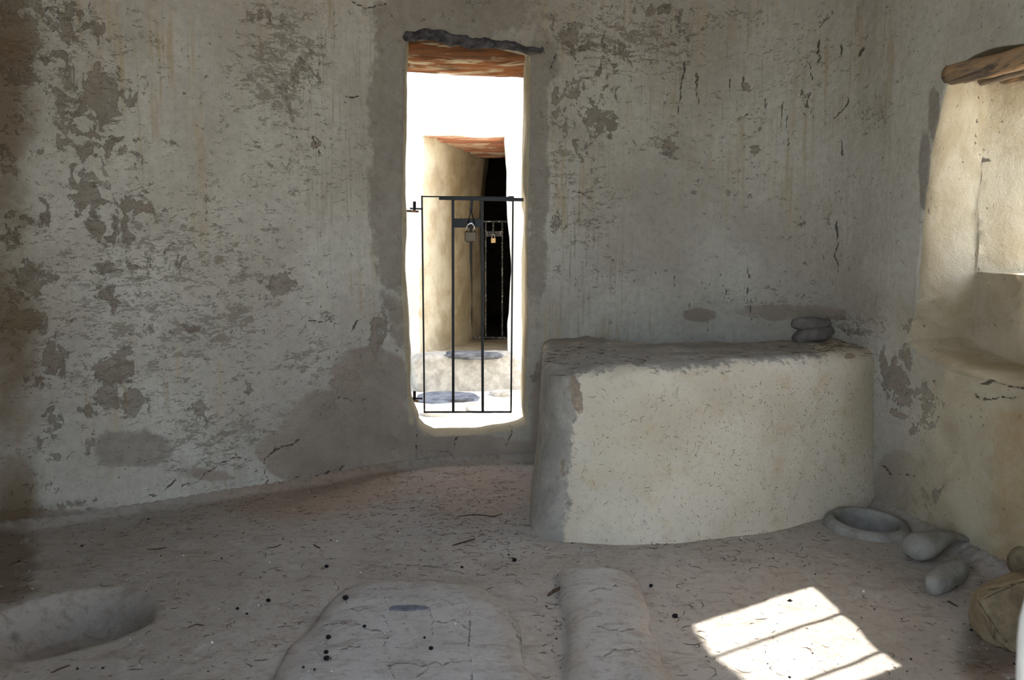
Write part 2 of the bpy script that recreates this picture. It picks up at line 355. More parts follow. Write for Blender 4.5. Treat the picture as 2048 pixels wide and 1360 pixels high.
SPECK = [(300, 600, 330, 260, 0, .30), (230, 560, 120, 90, 0, .3), (560, 130, 90, 140, 0, .45), (600, 330, 130, 110, 0, .22), (460, 520, 160, 120, 0, .28), (430, 650, 130, 60, 0, .4), (480, 700, 90, 40, 0, .25), (620, 720, 70, 50, 0, .35), (700, 720, 60, 40, 0, .3),
         (350, 690, 130, 80, 0, .3), (420, 880, 160, 90, 0, .35), (520, 830, 90, 50, 0, .25), (100, 100, 220, 150, 0, .25), (1250, 80, 160, 70, 0, .4), (1340, 100, 50, 90, 0, .3), (1440, 30, 70, 40, 0, .35), (1130, 340, 60, 90, 0, .25), (1180, 430, 60, 120, 0, .28), (1120, 510, 30, 40, 0, .25), (1330, 270, 40, 50, 0, .3),
         (1440, 230, 160, 140, 0, .12), (1600, 130, 90, 70, 0, .2), (1750, 230, 40, 40, 0, .25), (1540, 600, 120, 30, 0, .25), (1700, 655, 70, 25, 0, .4), (1640, 430, 80, 60, 0, .1)]
MUD = [(740, 770, 90, 80, 0, 1), (700, 860, 150, 90, 0, 1), (800, 640, 60, 120, 0, .5), (640, 930, 120, 40, 0, 1), (560, 900, 60, 40, 0, .9), (930, 910, 180, 45, 0, 1), (420, 950, 110, 25, .1, .6), (480, 860, 50, 40, 0, .5), (1090, 860, 50, 200, 0, .7), (1560, 625, 200, 26, 0, .6), (1400, 630, 60, 22, 0, .6),
       (1800, 970, 70, 80, 0, .9), (90, 1040, 150, 30, 0, .8), (1120, 640, 60, 60, 0, .4)]
MORTAR = [(785, 300, 50, 340, 0, 1), (905, 30, 190, 60, 0, 1), (1075, 300, 26, 300, 0, .9), (1085, 120, 40, 70, 0, .9), (262, 900, 82, 42, 0, .95), (1850, 340, 13, 90, 0, 1), (1868, 230, 13, 60, 0, 1), (660, 855, 60, 40, 0, .35), (1070, 560, 22, 60, 0, .8)]
STREAK = [(680, 250, 90, 300, 0, 1), (1160, 520, 90, 200, 0, 1), (1400, 130, 160, 130, 0, .8), (1720, 500, 90, 150, 0, .5), (640, 60, 60, 90, 0, .6)]
LIP = [[(822, 846), (808, 560), (810, 330), (816, 96), (900, 96), (1056, 116), (1052, 400), (1048, 760), (1054, 848)]]
CRACKS = [[(523, 975), (540, 960), (528, 940), (530, 915), (556, 895), (600, 878)], [(360, 975), (395, 962), (410, 945), (440, 930), (470, 918), (505, 915)], [(690, 935), (640, 948), (560, 966), (525, 975)],
          [(690, 0), (715, 12), (745, 14), (775, 6)], [(620, 645), (640, 646), (658, 643)], [(675, 798), (720, 803), (730, 798)], [(832, 868), (830, 890), (835, 915), (860, 920)], [(862, 905), (895, 903), (915, 915), (928, 918)],
          [(918, 868), (913, 895)], [(1020, 845), (1028, 870), (1010, 905)], [(1955, 180), (1960, 230), (1955, 290), (1970, 325), (2000, 312)], [(1970, 330), (1962, 380), (1975, 430)], [(1735, 830), (1730, 900), (1728, 1000)], [(1762, 925), (1780, 945), (1830, 955)],
          [(1905, 300), (1935, 330), (1930, 400)], [(1950, 500), (1965, 545), (1960, 620)], [(1905, 540), (1900, 600), (1890, 660)], [(1960, 770), (1985, 765), (2010, 775), (2048, 780)], [(1950, 790), (1990, 800), (2030, 800)],
          [(1496, 530), (1492, 600)], [(1674, 445), (1674, 545)], [(1450, 580), (1448, 600)], [(1504, 595), (1502, 640)], [(1432, 585), (1433, 592)], [(1683, 280), (1684, 310)], [(1112, 110), (1100, 140)], [(1600, 215), (1612, 235)], [(1640, 70), (1634, 100)],
          [(1350, 550), (1349, 580)], [(1368, 120), (1366, 175), (1358, 230)], [(1391, 145), (1393, 210)], [(210, 935), (235, 930)], [(1565, 205), (1560, 255)], [(1575, 225), (1578, 285)], [(1605, 180), (1612, 215), (1625, 190)], [(1490, 145), (1488, 172)], [(1463, 160), (1461, 182)], [(1532, 195), (1525, 228)], [(1615, 118), (1621, 158)], [(1632, 80), (1640, 130)], [(1680, 88), (1684, 122)], [(1725, 95), (1722, 110)], [(1468, 238), (1485, 235), (1492, 228)], [(1694, 190), (1690, 215), (1670, 232)], [(1140, 380), (1180, 395)], [(720, 640), (700, 660)], [(690, 190), (720, 195)], [(625, 270), (640, 310)], [(280, 990), (320, 985), (355, 960)]]
def blobs(x, y, L, base=0):
    r = np.full_like(x, base)
    for bx, by, rx, ry, rot, st in L:
        c, s = math.cos(rot), math.sin(rot); dx_, dy_ = x-bx, y-by
        a = (dx_*c+dy_*s)/rx; b = (-dx_*s+dy_*c)/ry
        r = np.maximum(r, base+(st)*(1-sstep(.1, 1.75, np.sqrt(a*a+b*b))))
    return r
def crackdist(x, y, dep, L, wob=1):
    if wob: q_ = np.stack([x, y, 0*x], 1); x = x+5*vn(q_, .045, 1)+2.5*vn(q_, .14, 2); y = y+5*vn(q_, .045, 3)+2.5*vn(q_, .14, 4)
    r = np.full_like(x, 99.)
    for pl in L:
        xs = [p[0] for p in pl]; ys = [p[1] for p in pl]
        m = (x > min(xs)-14) & (x < max(xs)+14) & (y > min(ys)-14) & (y < max(ys)+14)
        if not m.any(): continue
        X, Y = x[m], y[m]; best = np.full_like(X, 99.)
        for (x0, y0), (x1, y1) in zip(pl[:-1], pl[1:]):
            vx, vy = x1-x0, y1-y0; t = np.clip(((X-x0)*vx+(Y-y0)*vy)/(vx*vx+vy*vy+1e-6), 0, 1)
            best = np.minimum(best, np.hypot(X-x0-t*vx, Y-y0-t*vy))
        r[m] = np.minimum(r[m], best)
    return np.minimum(r*dep/F_PX, .05)
def make_wall(name, mat, u0, u1, cell, zr, th, op=None, planf=plan, ts=(0, .003, .010, .022, .04, .065, .1, .14, .22, .32, .42, .47, .49, .56, .66, .78, .9, 1), sheet_attrs=True, rough=ROUGH, parent=None):
    """op: dict(left, right, bottom, top) functions of (z or u, t) giving the opening's edges; nominal box = values at t=0 mid"""
    ts = ts if op else (0, 1)
    if op:
        zA, zB = op['zn']; uA, uB = op['un']
        def seg(a, b): return max(2, int(round(abs(b-a)/cell)))
        nu = [seg(u0, uA), seg(uA, uB), seg(uB, u1)]; nz = [seg(zr[0], zA), seg(zA, zB), seg(zB, zr[1])]
        un = np.concatenate([np.linspace(u0, uA, nu[0]+1)[:-1], np.linspace(uA, uB, nu[1]+1)[:-1], np.linspace(uB, u1, nu[2]+1)])
        zn = np.concatenate([np.linspace(zr[0], zA, nz[0]+1)[:-1], np.linspace(zA, zB, nz[1]+1)[:-1], np.linspace(zB, zr[1], nz[2]+1)])
        ia, ib = nu[0], nu[0]+nu[1]; ja, jb = nz[0], nz[0]+nz[1]
    else:
        un = np.linspace(u0, u1, int((u1-u0)/cell)+2); zn = np.linspace(zr[0], zr[1], int((zr[1]-zr[0])/cell)+2)
        ia = ib = ja = jb = -1
    NU, NZ = len(un), len(zn); UN, ZN = np.meshgrid(un, zn, indexing='ij')
    def layer(t):
        U, Z = UN.copy(), ZN.copy()
        if op:
            zc = np.clip(ZN, zA, zB); uc = np.clip(UN, uA, uB)
            L = op['left'](zc, t); R = op['right'](zc, t)
            U = np.where(UN <= uA, u0+(UN-u0)/(uA-u0)*(L-u0), np.where(UN >= uB, R+(UN-uB)/(u1-uB)*(u1-R), L+(UN-uA)/(uB-uA)*(R-L)))
            B = op['bottom'](uc, t); T = op['top'](uc, t)
            Z = np.where(ZN <= zA, zr[0]+(ZN-zr[0])/(zA-zr[0])*(B-zr[0]), np.where(ZN >= zB, T+(ZN-zB)/(zr[1]-zB)*(zr[1]-T), B+(ZN-zA)/(zB-zA)*(T-B)))
        x, y = planf(U, t*th)
        p = np.stack([x.ravel(), y.ravel(), Z.ravel()], 1)
        return p+vnoise3(p, rough)
    Vs = []; Fs = []; Ts = []; base = 0
    idx = np.arange(NU*NZ).reshape(NU, NZ)
    keep = np.ones((NU-1, NZ-1), bool)
    if op: keep[ia:ib, ja:jb] = False
    q = np.stack([idx[:-1, :-1], idx[:-1, 1:], idx[1:, 1:], idx[1:, :-1]], -1)[keep]
    lay = [layer(t) for t in ts]
    Vs.append(lay[0]); Ts.append(np.zeros(len(lay[0]))); Fs.append(q)
    Vs.append(lay[-1]); Ts.append(np.ones(len(lay[0]))); Fs.append(q[:, ::-1]+NU*NZ); base = 2*NU*NZ
    def strip(ring, closed):
        nonlocal base
        ring = np.array(ring); m = len(ring)
        if closed: ids = [ring]                        # share layer 0 and last with the sheets
        else: ids = [base+np.arange(m)]; Vs.append(lay[0][ring]); Ts.append(np.zeros(m)); base += m
        for k in range(1, len(ts)-1):
            Vs.append(lay[k][ring]); Ts.append(np.full(m, ts[k])); ids.append(base+np.arange(m)); base += m
        if closed: ids.append(ring+NU*NZ)
        else: ids.append(base+np.arange(m)); Vs.append(lay[-1][ring]); Ts.append(np.ones(m)); base += m
        nn = m if closed else m-1
        for a, b in zip(ids[:-1], ids[1:]):
            i = np.arange(nn); j = (i+1) % m
            Fs.append(np.stack([a[i], b[i], b[j], a[j]], -1))
    if op:
        ring = [idx[i, ja] for i in range(ia, ib)]+[idx[ib, j] for j in range(ja, jb)]+[idx[i, jb] for i in range(ib, ia, -1)]+[idx[ia, j] for j in range(jb, ja, -1)]
        strip(ring, True)
    strip(idx[0, :], False); strip(idx[-1, :][::-1], False); strip(idx[:, -1], False)
    V = np.vstack(Vs); T = np.concatenate(Ts); F = np.vstack(Fs)
    x, y = proj(V); dep = V[:, 1]*CP-(V[:, 2]-1)*SP
    attrs = dict(cream=np.where(T > .001, .35+.65*sstep(.0, .03, T), 0))
    if sheet_attrs:
        front = (V[:, 1] > .6)
        a = dict(peel=blobs(x, y, PEEL, .02), speck=blobs(x, y, SPECK, .03), mud=blobs(x, y, MUD), mortar=blobs(x, y, MORTAR), streak=blobs(x, y, STREAK, .15), crack=crackdist(x, y, dep, CRACKS))
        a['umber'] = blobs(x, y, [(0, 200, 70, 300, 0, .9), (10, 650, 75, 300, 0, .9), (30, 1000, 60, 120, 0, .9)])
        a['tan'] = sstep(1790, 1900, x+.2*(y-850))*sstep(650, 760, y)*.9; a['ochre'] = sstep(1940, 2010, x)*sstep(790, 830, y)*.6
        lipd = crackdist(x, y, dep, LIP, 0); attrs['cream'] = np.where(front & (y < 870), np.maximum(attrs['cream'], 1-sstep(.002, .020, lipd)), attrs['cream'])
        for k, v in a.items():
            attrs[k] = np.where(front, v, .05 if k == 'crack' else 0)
        attrs['crack'] = np.where(front, attrs['crack'], .05)
    return npmesh(name, V, F, mat, parent, attrs), (V, x, y)
ZT = 2.45
# door opening of the back wall
def tbl(pts, Y):
    w = sorted([(P(x, y, Y=Y)[2], P(x, y, Y=Y)[0]) for x, y in pts]); return [a for a, _ in w], [b for _, b in w]
LZ, LX = tbl([(816, 86), (813, 200), (810, 330), (810, 450), (808, 560), (812, 650), (816, 720), (817, 790), (820, 830), (826, 856)], 3.63)
RZ, RX = tbl([(1054, 106), (1053, 250), (1050, 330), (1050, 380), (1054, 400), (1052, 450), (1051, 600), (1047, 760), (1049, 830), (1056, 858)], 3.745)
us = uu[(px_ > -1.6) & (px_ < 1.0) & (py_ > 2.8)]; xs = px_[(px_ > -1.6) & (px_ < 1.0) & (py_ > 2.8)]
uofx = lambda x: np.interp(x, xs, us)
def flare(t, e=.08, r=.018): return r*(1-np.sqrt(max(0, 1-(1-min(t, e)/e)**2)))
uA, uB = float(uofx(-.47)), float(uofx(.065))
zb0, zt0 = .155, 1.90
door = dict(un=(uA, uB), zn=(zb0, zt0),
    left=lambda z, t: uofx(np.interp(z, LZ, LX)*(1)+.02*sstep(.3, .16, z)*1.0+.012)-flare(t)+.07*t,
    right=lambda z, t: uofx(np.interp(z, RZ, RX)-.006)+flare(t)+.125*t,
    bottom=lambda u, t: np.interp((u-uA)/(uB-uA), [0, .06, .15, .5, .8, .93, 1], [.215, .175, .150, .150, .165, .18, .2])-flare(t, .1, .03)-.14*float(sstep(.12, .9, np.float64(t))),
    top=lambda u, t: np.interp((u-uA)/(uB-uA), [0, .3, .6, 1], [1.915, 1.925, 1.905, 1.872])+flare(t, .05, .01)+.03*min(t*6, 1))
us_split = u_near(1.415, 3.42)
u_l0 = u_near(-2.36, 1.95)
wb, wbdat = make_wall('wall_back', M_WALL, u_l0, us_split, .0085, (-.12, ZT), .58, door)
struct(wb)
# window recess of the right wall: shelf, raised sill, splayed jambs
msk = (px_ > 1.3) & (py_ < 3.2) & (py_ > 1.2); uy, yy = uu[msk][::-1], py_[msk][::-1]
uofy = lambda y: np.interp(y, yy, uy)
wA, wB = float(uofy(2.86)), float(uofy(2.14))
def wl(z, t):
    y0 = np.interp(z, [.6, .75, 1.1, 1.35, 1.6], [2.955, 2.90, 2.88, 2.86, 2.80])
    y1 = 2.905+.05*(z-1.0)
    y = y0+(y1-y0)*min(t/.55, 1) if t < .55 else y1+(2.80-y1)*(t-.55)/.45
    return uofy(y)-flare(t, .1, .02)
window = dict(un=(wA, wB), zn=(.6, 1.6), left=wl,
    right=lambda z, t: uofy(2.135+.27*t)+flare(t, .1, .02),
    bottom=lambda u, t: np.interp((u-wA)/(wB-wA), [0, .1, .3, 1], [.66, .63, .60, .60])*(1 if t < .48 else 0)-flare(t, .08, .022)+.035*t*(t < .48)+(.905+.02*t if t >= .48 else 0),
    top=lambda u, t: 1.60+.02*np.sin((u-wA)*9)-.012*min(1, max(0, (t-.3)/.6)))
u_r1 = u_near(1.6, 1.55)
wr, wrdat = make_wall('wall_right', M_WALL, us_split, u_r1, .0085, (-.12, ZT), .47, window)
struct(wr)
# cream tint for the clay face below and right of the window corner
def recolour(o, dat):
    V, x, y = dat
    cr = np.empty(len(V), np.float32); o.data.attributes['cream'].data.foreach_get('value', cr)
    add = .62*sstep(1800, 1900, x+.12*(y-850))*sstep(640, 760, y)*sstep(1080, 960, y)
    add = np.maximum(add, .9*sstep(1835, 1862, x+(y-400)*.03)*sstep(150, 200, y)*(y < 690)*0)
    cr = np.maximum(cr, np.where(V[:, 1] > .6, add, 0)); o.data.attributes['cream'].data.foreach_set('value', cr)
wl_, _ = make_wall('wall_left_blocker', M_WALL, 0, u_l0, .03, (-.12, ZT), .45); struct(wl_)  # out of view; shaped to keep rear daylight off the back wall's left end
wf, _ = make_wall('wall_front', M_WALL, u_r1, UTOT, .02, (-.12, ZT), .40); struct(wf)
# ceiling slab
mb = MB(); box(mb, (-3.1, -.05, ZT-.03), (2.4, 4.7, ZT+.22)); struct(mb.build('ceiling', M_CEIL, smooth=False))
# ------------------------------------------------------------------ floor
rimx, rimy = px_[::6], py_[::6]
def pitdepth(x, y):
    n = .03*np.sin(x*17)+.03*np.sin(y*23+1)
    a = ((x+1.21)*.96+(y-2.07)*.28)/.235; b = (-(x+1.21)*.28+(y-2.07)*.96)/.20
    return 1-sstep(.62, 1.03, np.sqrt(a*a+b*b)+n)
def floor_h(x, y):
    p = np.stack([x, y, np.zeros_like(x)], 1)
    h = .008*fbm(p, 1.6, 3, 5)+.0035*vn(p, 9, 3)+.0018*vn(p, 26, 4)
    h = h-.12*pitdepth(x, y)*(1+.12*vn(p, 7, 9))
    h += .028*(1-sstep(.9, 1.5, np.hypot((x+.02)/.0001, 0)))*0
    h -= .010*(1-sstep(0, 1, np.hypot((x-.085)/.08, (y-1.95)/.42)))            # trough between hearth and ridge
    h -= .16*(1-sstep(.12, .135, np.hypot(x-1.285, y-2.80)))                   # socket of the mortar
    return h
gx = np.arange(-2.6, 1.95, .009); gy = np.concatenate([np.arange(-.1, 1.5, .03), np.arange(1.5, 4.05, .009)])
GX, GY = np.meshgrid(gx, gy, indexing='ij'); X, Y = GX.ravel(), GY.ravel()
dmin = np.full_like(X, 9.)
for a, b in zip(rimx, rimy): dmin = np.minimum(dmin, (X-a)**2+(Y-b)**2)
dmin = np.sqrt(dmin)
Z = floor_h(X, Y)+.03*(1-sstep(0, .09, dmin))**2*(Y > 1.2)
V = np.stack([X, Y, Z], 1); ix = np.arange(len(X)).reshape(GX.shape)
F = np.stack([ix[:-1, :-1].ravel(), ix[1:, :-1].ravel(), ix[1:, 1:].ravel(), ix[:-1, 1:].ravel()], -1)
x, y = proj(V); vis = Y > 1.5
FCR = [[(547, 985), (520, 1000), (470, 1015)], [(700, 1130), (850, 1135), (960, 1150), (1010, 1175)], [(1060, 1085), (1100, 1100), (1160, 1110)],
       [(1170, 1085), (1260, 1098), (1380, 1092)], [(1045, 1050), (1052, 1075)], [(20, 1270), (60, 1255), (110, 1235), (170, 1228)], [(1700, 1025), (1745, 1020), (1780, 1035)]]
RED = [(650, 985, 260, 60, -.12, .95), (950, 980, 150, 70, 0, .9), (300, 1060, 240, 40, -.2, .4), (1620, 1080, 160, 60, 0, .35), (1900, 1160, 110, 70, 0, .4), (1000, 1100, 160, 40, 0, .2)]
BRN = [(20, 1130, 70, 110, 0, .85), (1990, 1300, 90, 120, 0, .75), (1930, 1180, 90, 50, 0, .45), (950, 1040, 80, 30, 0, .25)]
DRK = [(130, 1240, 130, 60, 0, .42), (30, 1275, 25, 22, 0, .6), (1730, 1015, 60, 14, 0, .4), (1880, 1090, 70, 20, 0, .5), (1110, 1110, 60, 30, 0, .15)]
PAL = [(250, 1330, 260, 60, 0, .4), (1250, 1230, 150, 140, 0, .3), (1480, 1300, 200, 90, 0, .3), (600, 1200, 200, 100, 0, .15), (380, 1180, 160, 60, 0, .2)]
def fattr(V):
    x, y = proj(V); v = V[:, 1] > 1.4; dep = V[:, 1]*CP+SP
    return dict(red=blobs(x, y, RED)*v, brown=blobs(x, y, BRN)*v, dark=blobs(x, y, DRK)*v, pale=blobs(x, y, PAL)*v, crack=np.where(v, crackdist(x, y, dep, FCR), .05))
fl = npmesh('floor', V, F, M_FLOOR, None, fattr(V)); struct(fl)
# ------------------------------------------------------------------ hearth slab and ridge (raised clay features)
def raised(name, outline, hgt, rnd, cracks, pale, label, cat, tilt=0, cell=.0055, bumps=None):
    o = curve_pts(outline+[outline[0]], 10)[:-1]
    lo, hi = o.min(0)-.02, o.max(0)+.02
    ax = np.arange(lo[0], hi[0], cell); ay = np.arange(lo[1], hi[1], cell); AX, AY = np.meshgrid(ax, ay, indexing='ij')
    X, Y = AX.ravel(), AY.ravel(); n = len(o)
    d = np.full_like(X, 9.); ins = np.zeros(len(X), bool)
    for i in range(n):
        x0, y0 = o[i]; x1, y1 = o[(i+1) % n]; vx, vy = x1-x0, y1-y0
        t = np.clip(((X-x0)*vx+(Y-y0)*vy)/(vx*vx+vy*vy+1e-9), 0, 1); d = np.minimum(d, np.hypot(X-x0-t*vx, Y-y0-t*vy))
        c = ((y0 > Y) != (y1 > Y)) & (X < (x1-x0)*(Y-y0)/(y1-y0+1e-12)+x0); ins ^= c
    sd = np.where(ins, d, -d); p = np.stack([X, Y, 0*X], 1)
    sd = sd+.012*vn(p, 11, 8)
    tt = np.clip(sd/rnd, 0, 1); prof = np.sqrt(np.clip(1-(1-tt)**2, 0, 1))
    Z = floor_h(X, Y)*(1-prof)+prof*(hgt+tilt*(Y-lo[1]))+.003*vn(p, 8, 2)*prof+.0015*vn(p, 24, 1)-.012*(1-sstep(-.02, .005, sd))
    if bumps is not None: Z += bumps(X, Y)*prof
    Z = np.where(sd < 0, floor_h(X, Y)-.014, Z)
    V = np.stack([X, Y, Z], 1); ix = np.arange(len(X)).reshape(AX.shape)
    q = np.stack([ix[:-1, :-1].ravel(), ix[1:, :-1].ravel(), ix[1:, 1:].ravel(), ix[:-1, 1:].ravel()], -1)
    q = q[(sd[q] > -.02).any(1)]
    used = np.unique(q); rm = np.zeros(len(V), int); rm[used] = np.arange(len(used)); V = V[used]; q = rm[q]
    A = fattr(V); x, y = proj(V); A['pale'] = np.maximum(A['pale'], pale*prof[used]); A['crack'] = crackdist(x, y, V[:, 1]*CP+SP, cracks)
    return tag(npmesh(name, V, q, M_FLOOR, None, A), label, cat)
HCR = [[(775, 1215), (780, 1262), (772, 1290), (785, 1340), (790, 1360)], [(862, 1215), (860, 1265)], [(935, 1215), (938, 1290), (942, 1360)], [(775, 1330), (860, 1330), (935, 1322)], [(860, 1332), (835, 1360)], [(700, 1215), (760, 1225), (775, 1240)], [(710, 1240), (745, 1262), (772, 1268)],
       [(870, 1240), (910, 1240), (938, 1262)], [(640, 1250), (690, 1245)], [(1010, 1190), (1022, 1240), (1040, 1280), (1062, 1320)], [(765, 1170), (775, 1215)], [(680, 1300), (720, 1290)]]
raised('hearth_slab', [(-.60, 1.45), (-.565, 1.75), (-.55, 1.92), (-.53, 2.14), (-.485, 2.27), (-.40, 2.315), (-.25, 2.32), (-.12, 2.27), (-.04, 2.19), (.01, 2.06), (.035, 1.85), (.05, 1.45)], .026, .12, HCR, .6,
       'low pale clay hearth slab with cracked rounded edge in the middle of the floor', 'hearth')
def ridge_b(X, Y): return .018*(1-sstep(0, 1, np.hypot((X-.30)/.07, (Y-1.68)/.15)))+.012*(1-sstep(0, 1, np.hypot((X-.27)/.09, (Y-2.33)/.05)))
raised('clay_ridge', [(.13, 1.45), (.13, 1.75), (.14, 2.0), (.13, 2.2), (.15, 2.36), (.26, 2.40), (.35, 2.38), (.385, 2.27), (.37, 2.05), (.37, 1.8), (.40, 1.45)], .036, .10,
       [[(1190, 1255), (1225, 1262), (1270, 1255)], [(1195, 1320), (1230, 1300), (1280, 1298)], [(1180, 1180), (1230, 1172)]], .6, 'narrow rounded clay ridge on the floor running toward the bench', 'ridge', bumps=ridge_b)
# ------------------------------------------------------------------ clay bench
base = [(.13, 3.86), (.10, 3.4), (.085, 3.0), (.075, 2.80), (.12, 2.69), (.22, 2.64), (.46, 2.62), (.85, 2.735), (1.18, 2.92), (1.44, 3.10), (1.56, 3.3), (1.62, 3.6), (1.62, 3.9)]
topo = [(.15, 3.86), (.13, 3.4), (.115, 3.1), (.12, 2.92), (.165, 2.78), (.30, 2.72), (.50, 2.71), (.85, 2.81), (1.17, 2.97), (1.41, 3.11), (1.55, 3.3), (1.62, 3.6), (1.62, 3.9)]
n = 26; cb, ct = curve_pts(base, n), curve_pts(topo, n); m = len(cb)
def resample(c, k):
    s_ = np.concatenate([[0], np.cumsum(np.linalg.norm(np.diff(c, axis=0), axis=1))]); q = np.linspace(0, s_[-1], k)
    return np.stack([np.interp(q, s_, c[:, 0]), np.interp(q, s_, c[:, 1])], 1)
K = 340; cb, ct = resample(cb, K), resample(ct, K)
mid = np.stack([np.interp(np.linspace(0, 1, K), [0, .18, .42, .85, 1], [.35, .42, .6, 1.35, 1.45]), np.interp(np.linspace(0, 1, K), [0, .18, .42, .85, 1], [3.9, 3.5, 3.36, 3.5, 3.9])], 1)
HT = .60
rows = []; RN = []
for k in range(56):                                   # side
    t = k/55; e = t**.8
    fl_ = .02*(1-t)**4
    c = cb+(ct-cb)*e
    d = cb-mid; d /= np.linalg.norm(d, axis=1)[:, None]
    c = c+d*fl_
    rows.append(np.column_stack([c, np.full(K, -.03+(HT-.06+.03)*t)])); RN.append(0)
for k in range(1, 12):                                # rounded shoulder
    a = math.pi/2*k/11; c = ct+(mid-ct)*(.075*(1-math.cos(a)))/np.linalg.norm(mid-ct, axis=1)[:, None]
    rows.append(np.column_stack([c, np.full(K, HT-.06+.06*math.sin(a))])); RN.append(k/11)
c0 = rows[-1][:, :2]
for k in range(1, 46):
    t = k/45; rows.append(np.column_stack([c0+(mid-c0)*t, np.full(K, HT)])); RN.append(1)
V = np.vstack(rows); R = len(rows); rn = np.repeat(RN, K)
topw = rn
V[:, 2] += topw*(.014*fbm(V*[1, 1, 0], 3.2, 3, 6)+.004*vn(V, 20, 3))
V[:, 2] -= topw*.035*(1-sstep(.15, .40, V[:, 0]))
V[:, 2] += topw*.016*np.exp(-((V[:, 0]-.62)/.16)**2-((V[:, 1]-3.70)/.16)**2)
V[:, 2] -= topw*.022*np.exp(-((V[:, 0]-.36)/.12)**2-((V[:, 1]-3.78)/.14)**2)
V[:, 2] += topw*.03*np.exp(-((V[:, 0]-1.18)/.10)**2-((V[:, 1]-3.72)/.14)**2)
V[:, 2] += topw*.035*np.exp(-((V[:, 0]-1.48)/.15)**2-((V[:, 1]-3.66)/.18)**2)
V += vnoise3(V, [(2.4, .008), (7, .004), (22, .0018)], 4)
ix = np.arange(R*K).reshape(R, K)
F = np.stack([ix[:-1, :-1].ravel(), ix[:-1, 1:].ravel(), ix[1:, 1:].ravel(), ix[1:, :-1].ravel()], -1)
x, y = proj(V)
nz = vn(V, 9, 2)
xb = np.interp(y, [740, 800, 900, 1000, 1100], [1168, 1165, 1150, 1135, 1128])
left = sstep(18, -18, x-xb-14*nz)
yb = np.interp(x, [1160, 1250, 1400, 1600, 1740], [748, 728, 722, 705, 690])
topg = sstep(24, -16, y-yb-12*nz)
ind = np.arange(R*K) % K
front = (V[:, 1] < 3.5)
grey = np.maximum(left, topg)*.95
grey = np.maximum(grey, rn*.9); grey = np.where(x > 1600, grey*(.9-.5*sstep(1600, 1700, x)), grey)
brown = blobs(x, y, [(1152, 790, 16, 60, -.2, .75), (1125, 940, 10, 50, 0, .6), (1260, 732, 30, 8, 0, .5), (1700, 712, 14, 8, 0, .8), (1600, 690, 130, 10, 0, .45), (1130, 870, 6, 40, 0, .5)])
brown = np.maximum(brown, .55*rn*sstep(.9, 1.3, V[:, 0]+.2*nz))
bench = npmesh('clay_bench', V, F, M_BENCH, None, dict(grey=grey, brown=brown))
tag(bench, 'cream straw-flecked clay bench with grey mud top built against the back wall', 'bench')
# straw embedded in the render
def slivers(name, mat, pts, nrm, lens, rad, parent=None, bend=.25, lift=.0006, dirs=None):
    N = len(pts); pts = np.asarray(pts); nrm = np.asarray(nrm); r = rng.normal(size=(N, 3)) if dirs is None else dirs
    t = np.cross(nrm, r); t /= np.linalg.norm(t, axis=1)[:, None]; b = np.cross(nrm, t)
    L = np.asarray(lens)[:, None]; w = np.asarray(rad)[:, None]; kk = (rng.uniform(-bend, bend, N))[:, None]*L
    V = []; S = [-.5, -.17, .17, .5]; prof = [.5, 1, 1, .35]
    for q, pf in zip(S, prof):
        c = pts+t*L*q+b*kk*(4*q*q)+nrm*lift
        for a in (0, 2*math.pi/3, 4*math.pi/3): V.append(c+(b*math.sin(a)+nrm*math.cos(a)*.8)*w*pf)
    V = np.stack(V, 1).reshape(-1, 3)
    F = []
    for s_ in range(3):
        for a in range(3): F.append([s_*3+a, s_*3+(a+1) % 3, s_*3+3+(a+1) % 3, s_*3+3+a])
    F = (np.arange(N)[:, None, None]*12+np.array(F)[None]).reshape(-1, 4)
    return npmesh(name, V, F, mat, parent)
cand = ix[2:54, 60:K-60].ravel(); cand = cand[(x[cand] > 1140) & (x[cand] < 1745)]
me = bench.data; nrmv = np.empty(len(V)*3, np.float32); me.vertices.foreach_get('normal', nrmv); nrmv = nrmv.reshape(-1, 3)
if nrmv[cand, 1].mean() > 0:
    me.flip_normals(); nrmv = -nrmv
pk = rng.choice(cand, 1700, replace=False); jitter = rng.normal(size=(len(pk), 3))*.003
dirs = rng.normal(size=(len(pk), 3))*[.6, .2, .75]+[.3, 0, .2]
st = slivers('embedded_straw', M_STRAW, V[pk]+jitter*[1, 0, 1], nrmv[pk], rng.gamma(2.4, .0035, len(pk)), rng.uniform(.0005, .0013, len(pk)), bench, dirs=dirs, lift=.0)
st['kind'] = 'stuff'; st['label'] = 'short brown straw flecks'
cand2 = ix[58:90, 40:K-30].ravel(); cand2 = cand2[V[cand2, 1] > 2.7]
pk = rng.choice(cand2, 190, replace=False); up = np.tile([0, 0, 1.0], (len(pk), 1))
tag(slivers('twig_litter', M_TWIG, V[pk], up, rng.gamma(2.2, .012, len(pk)), rng.uniform(.0007, .0015, len(pk)), None, .4, .002), 'thin dry twigs scattered on top of the clay bench', 'twigs', kind='stuff')
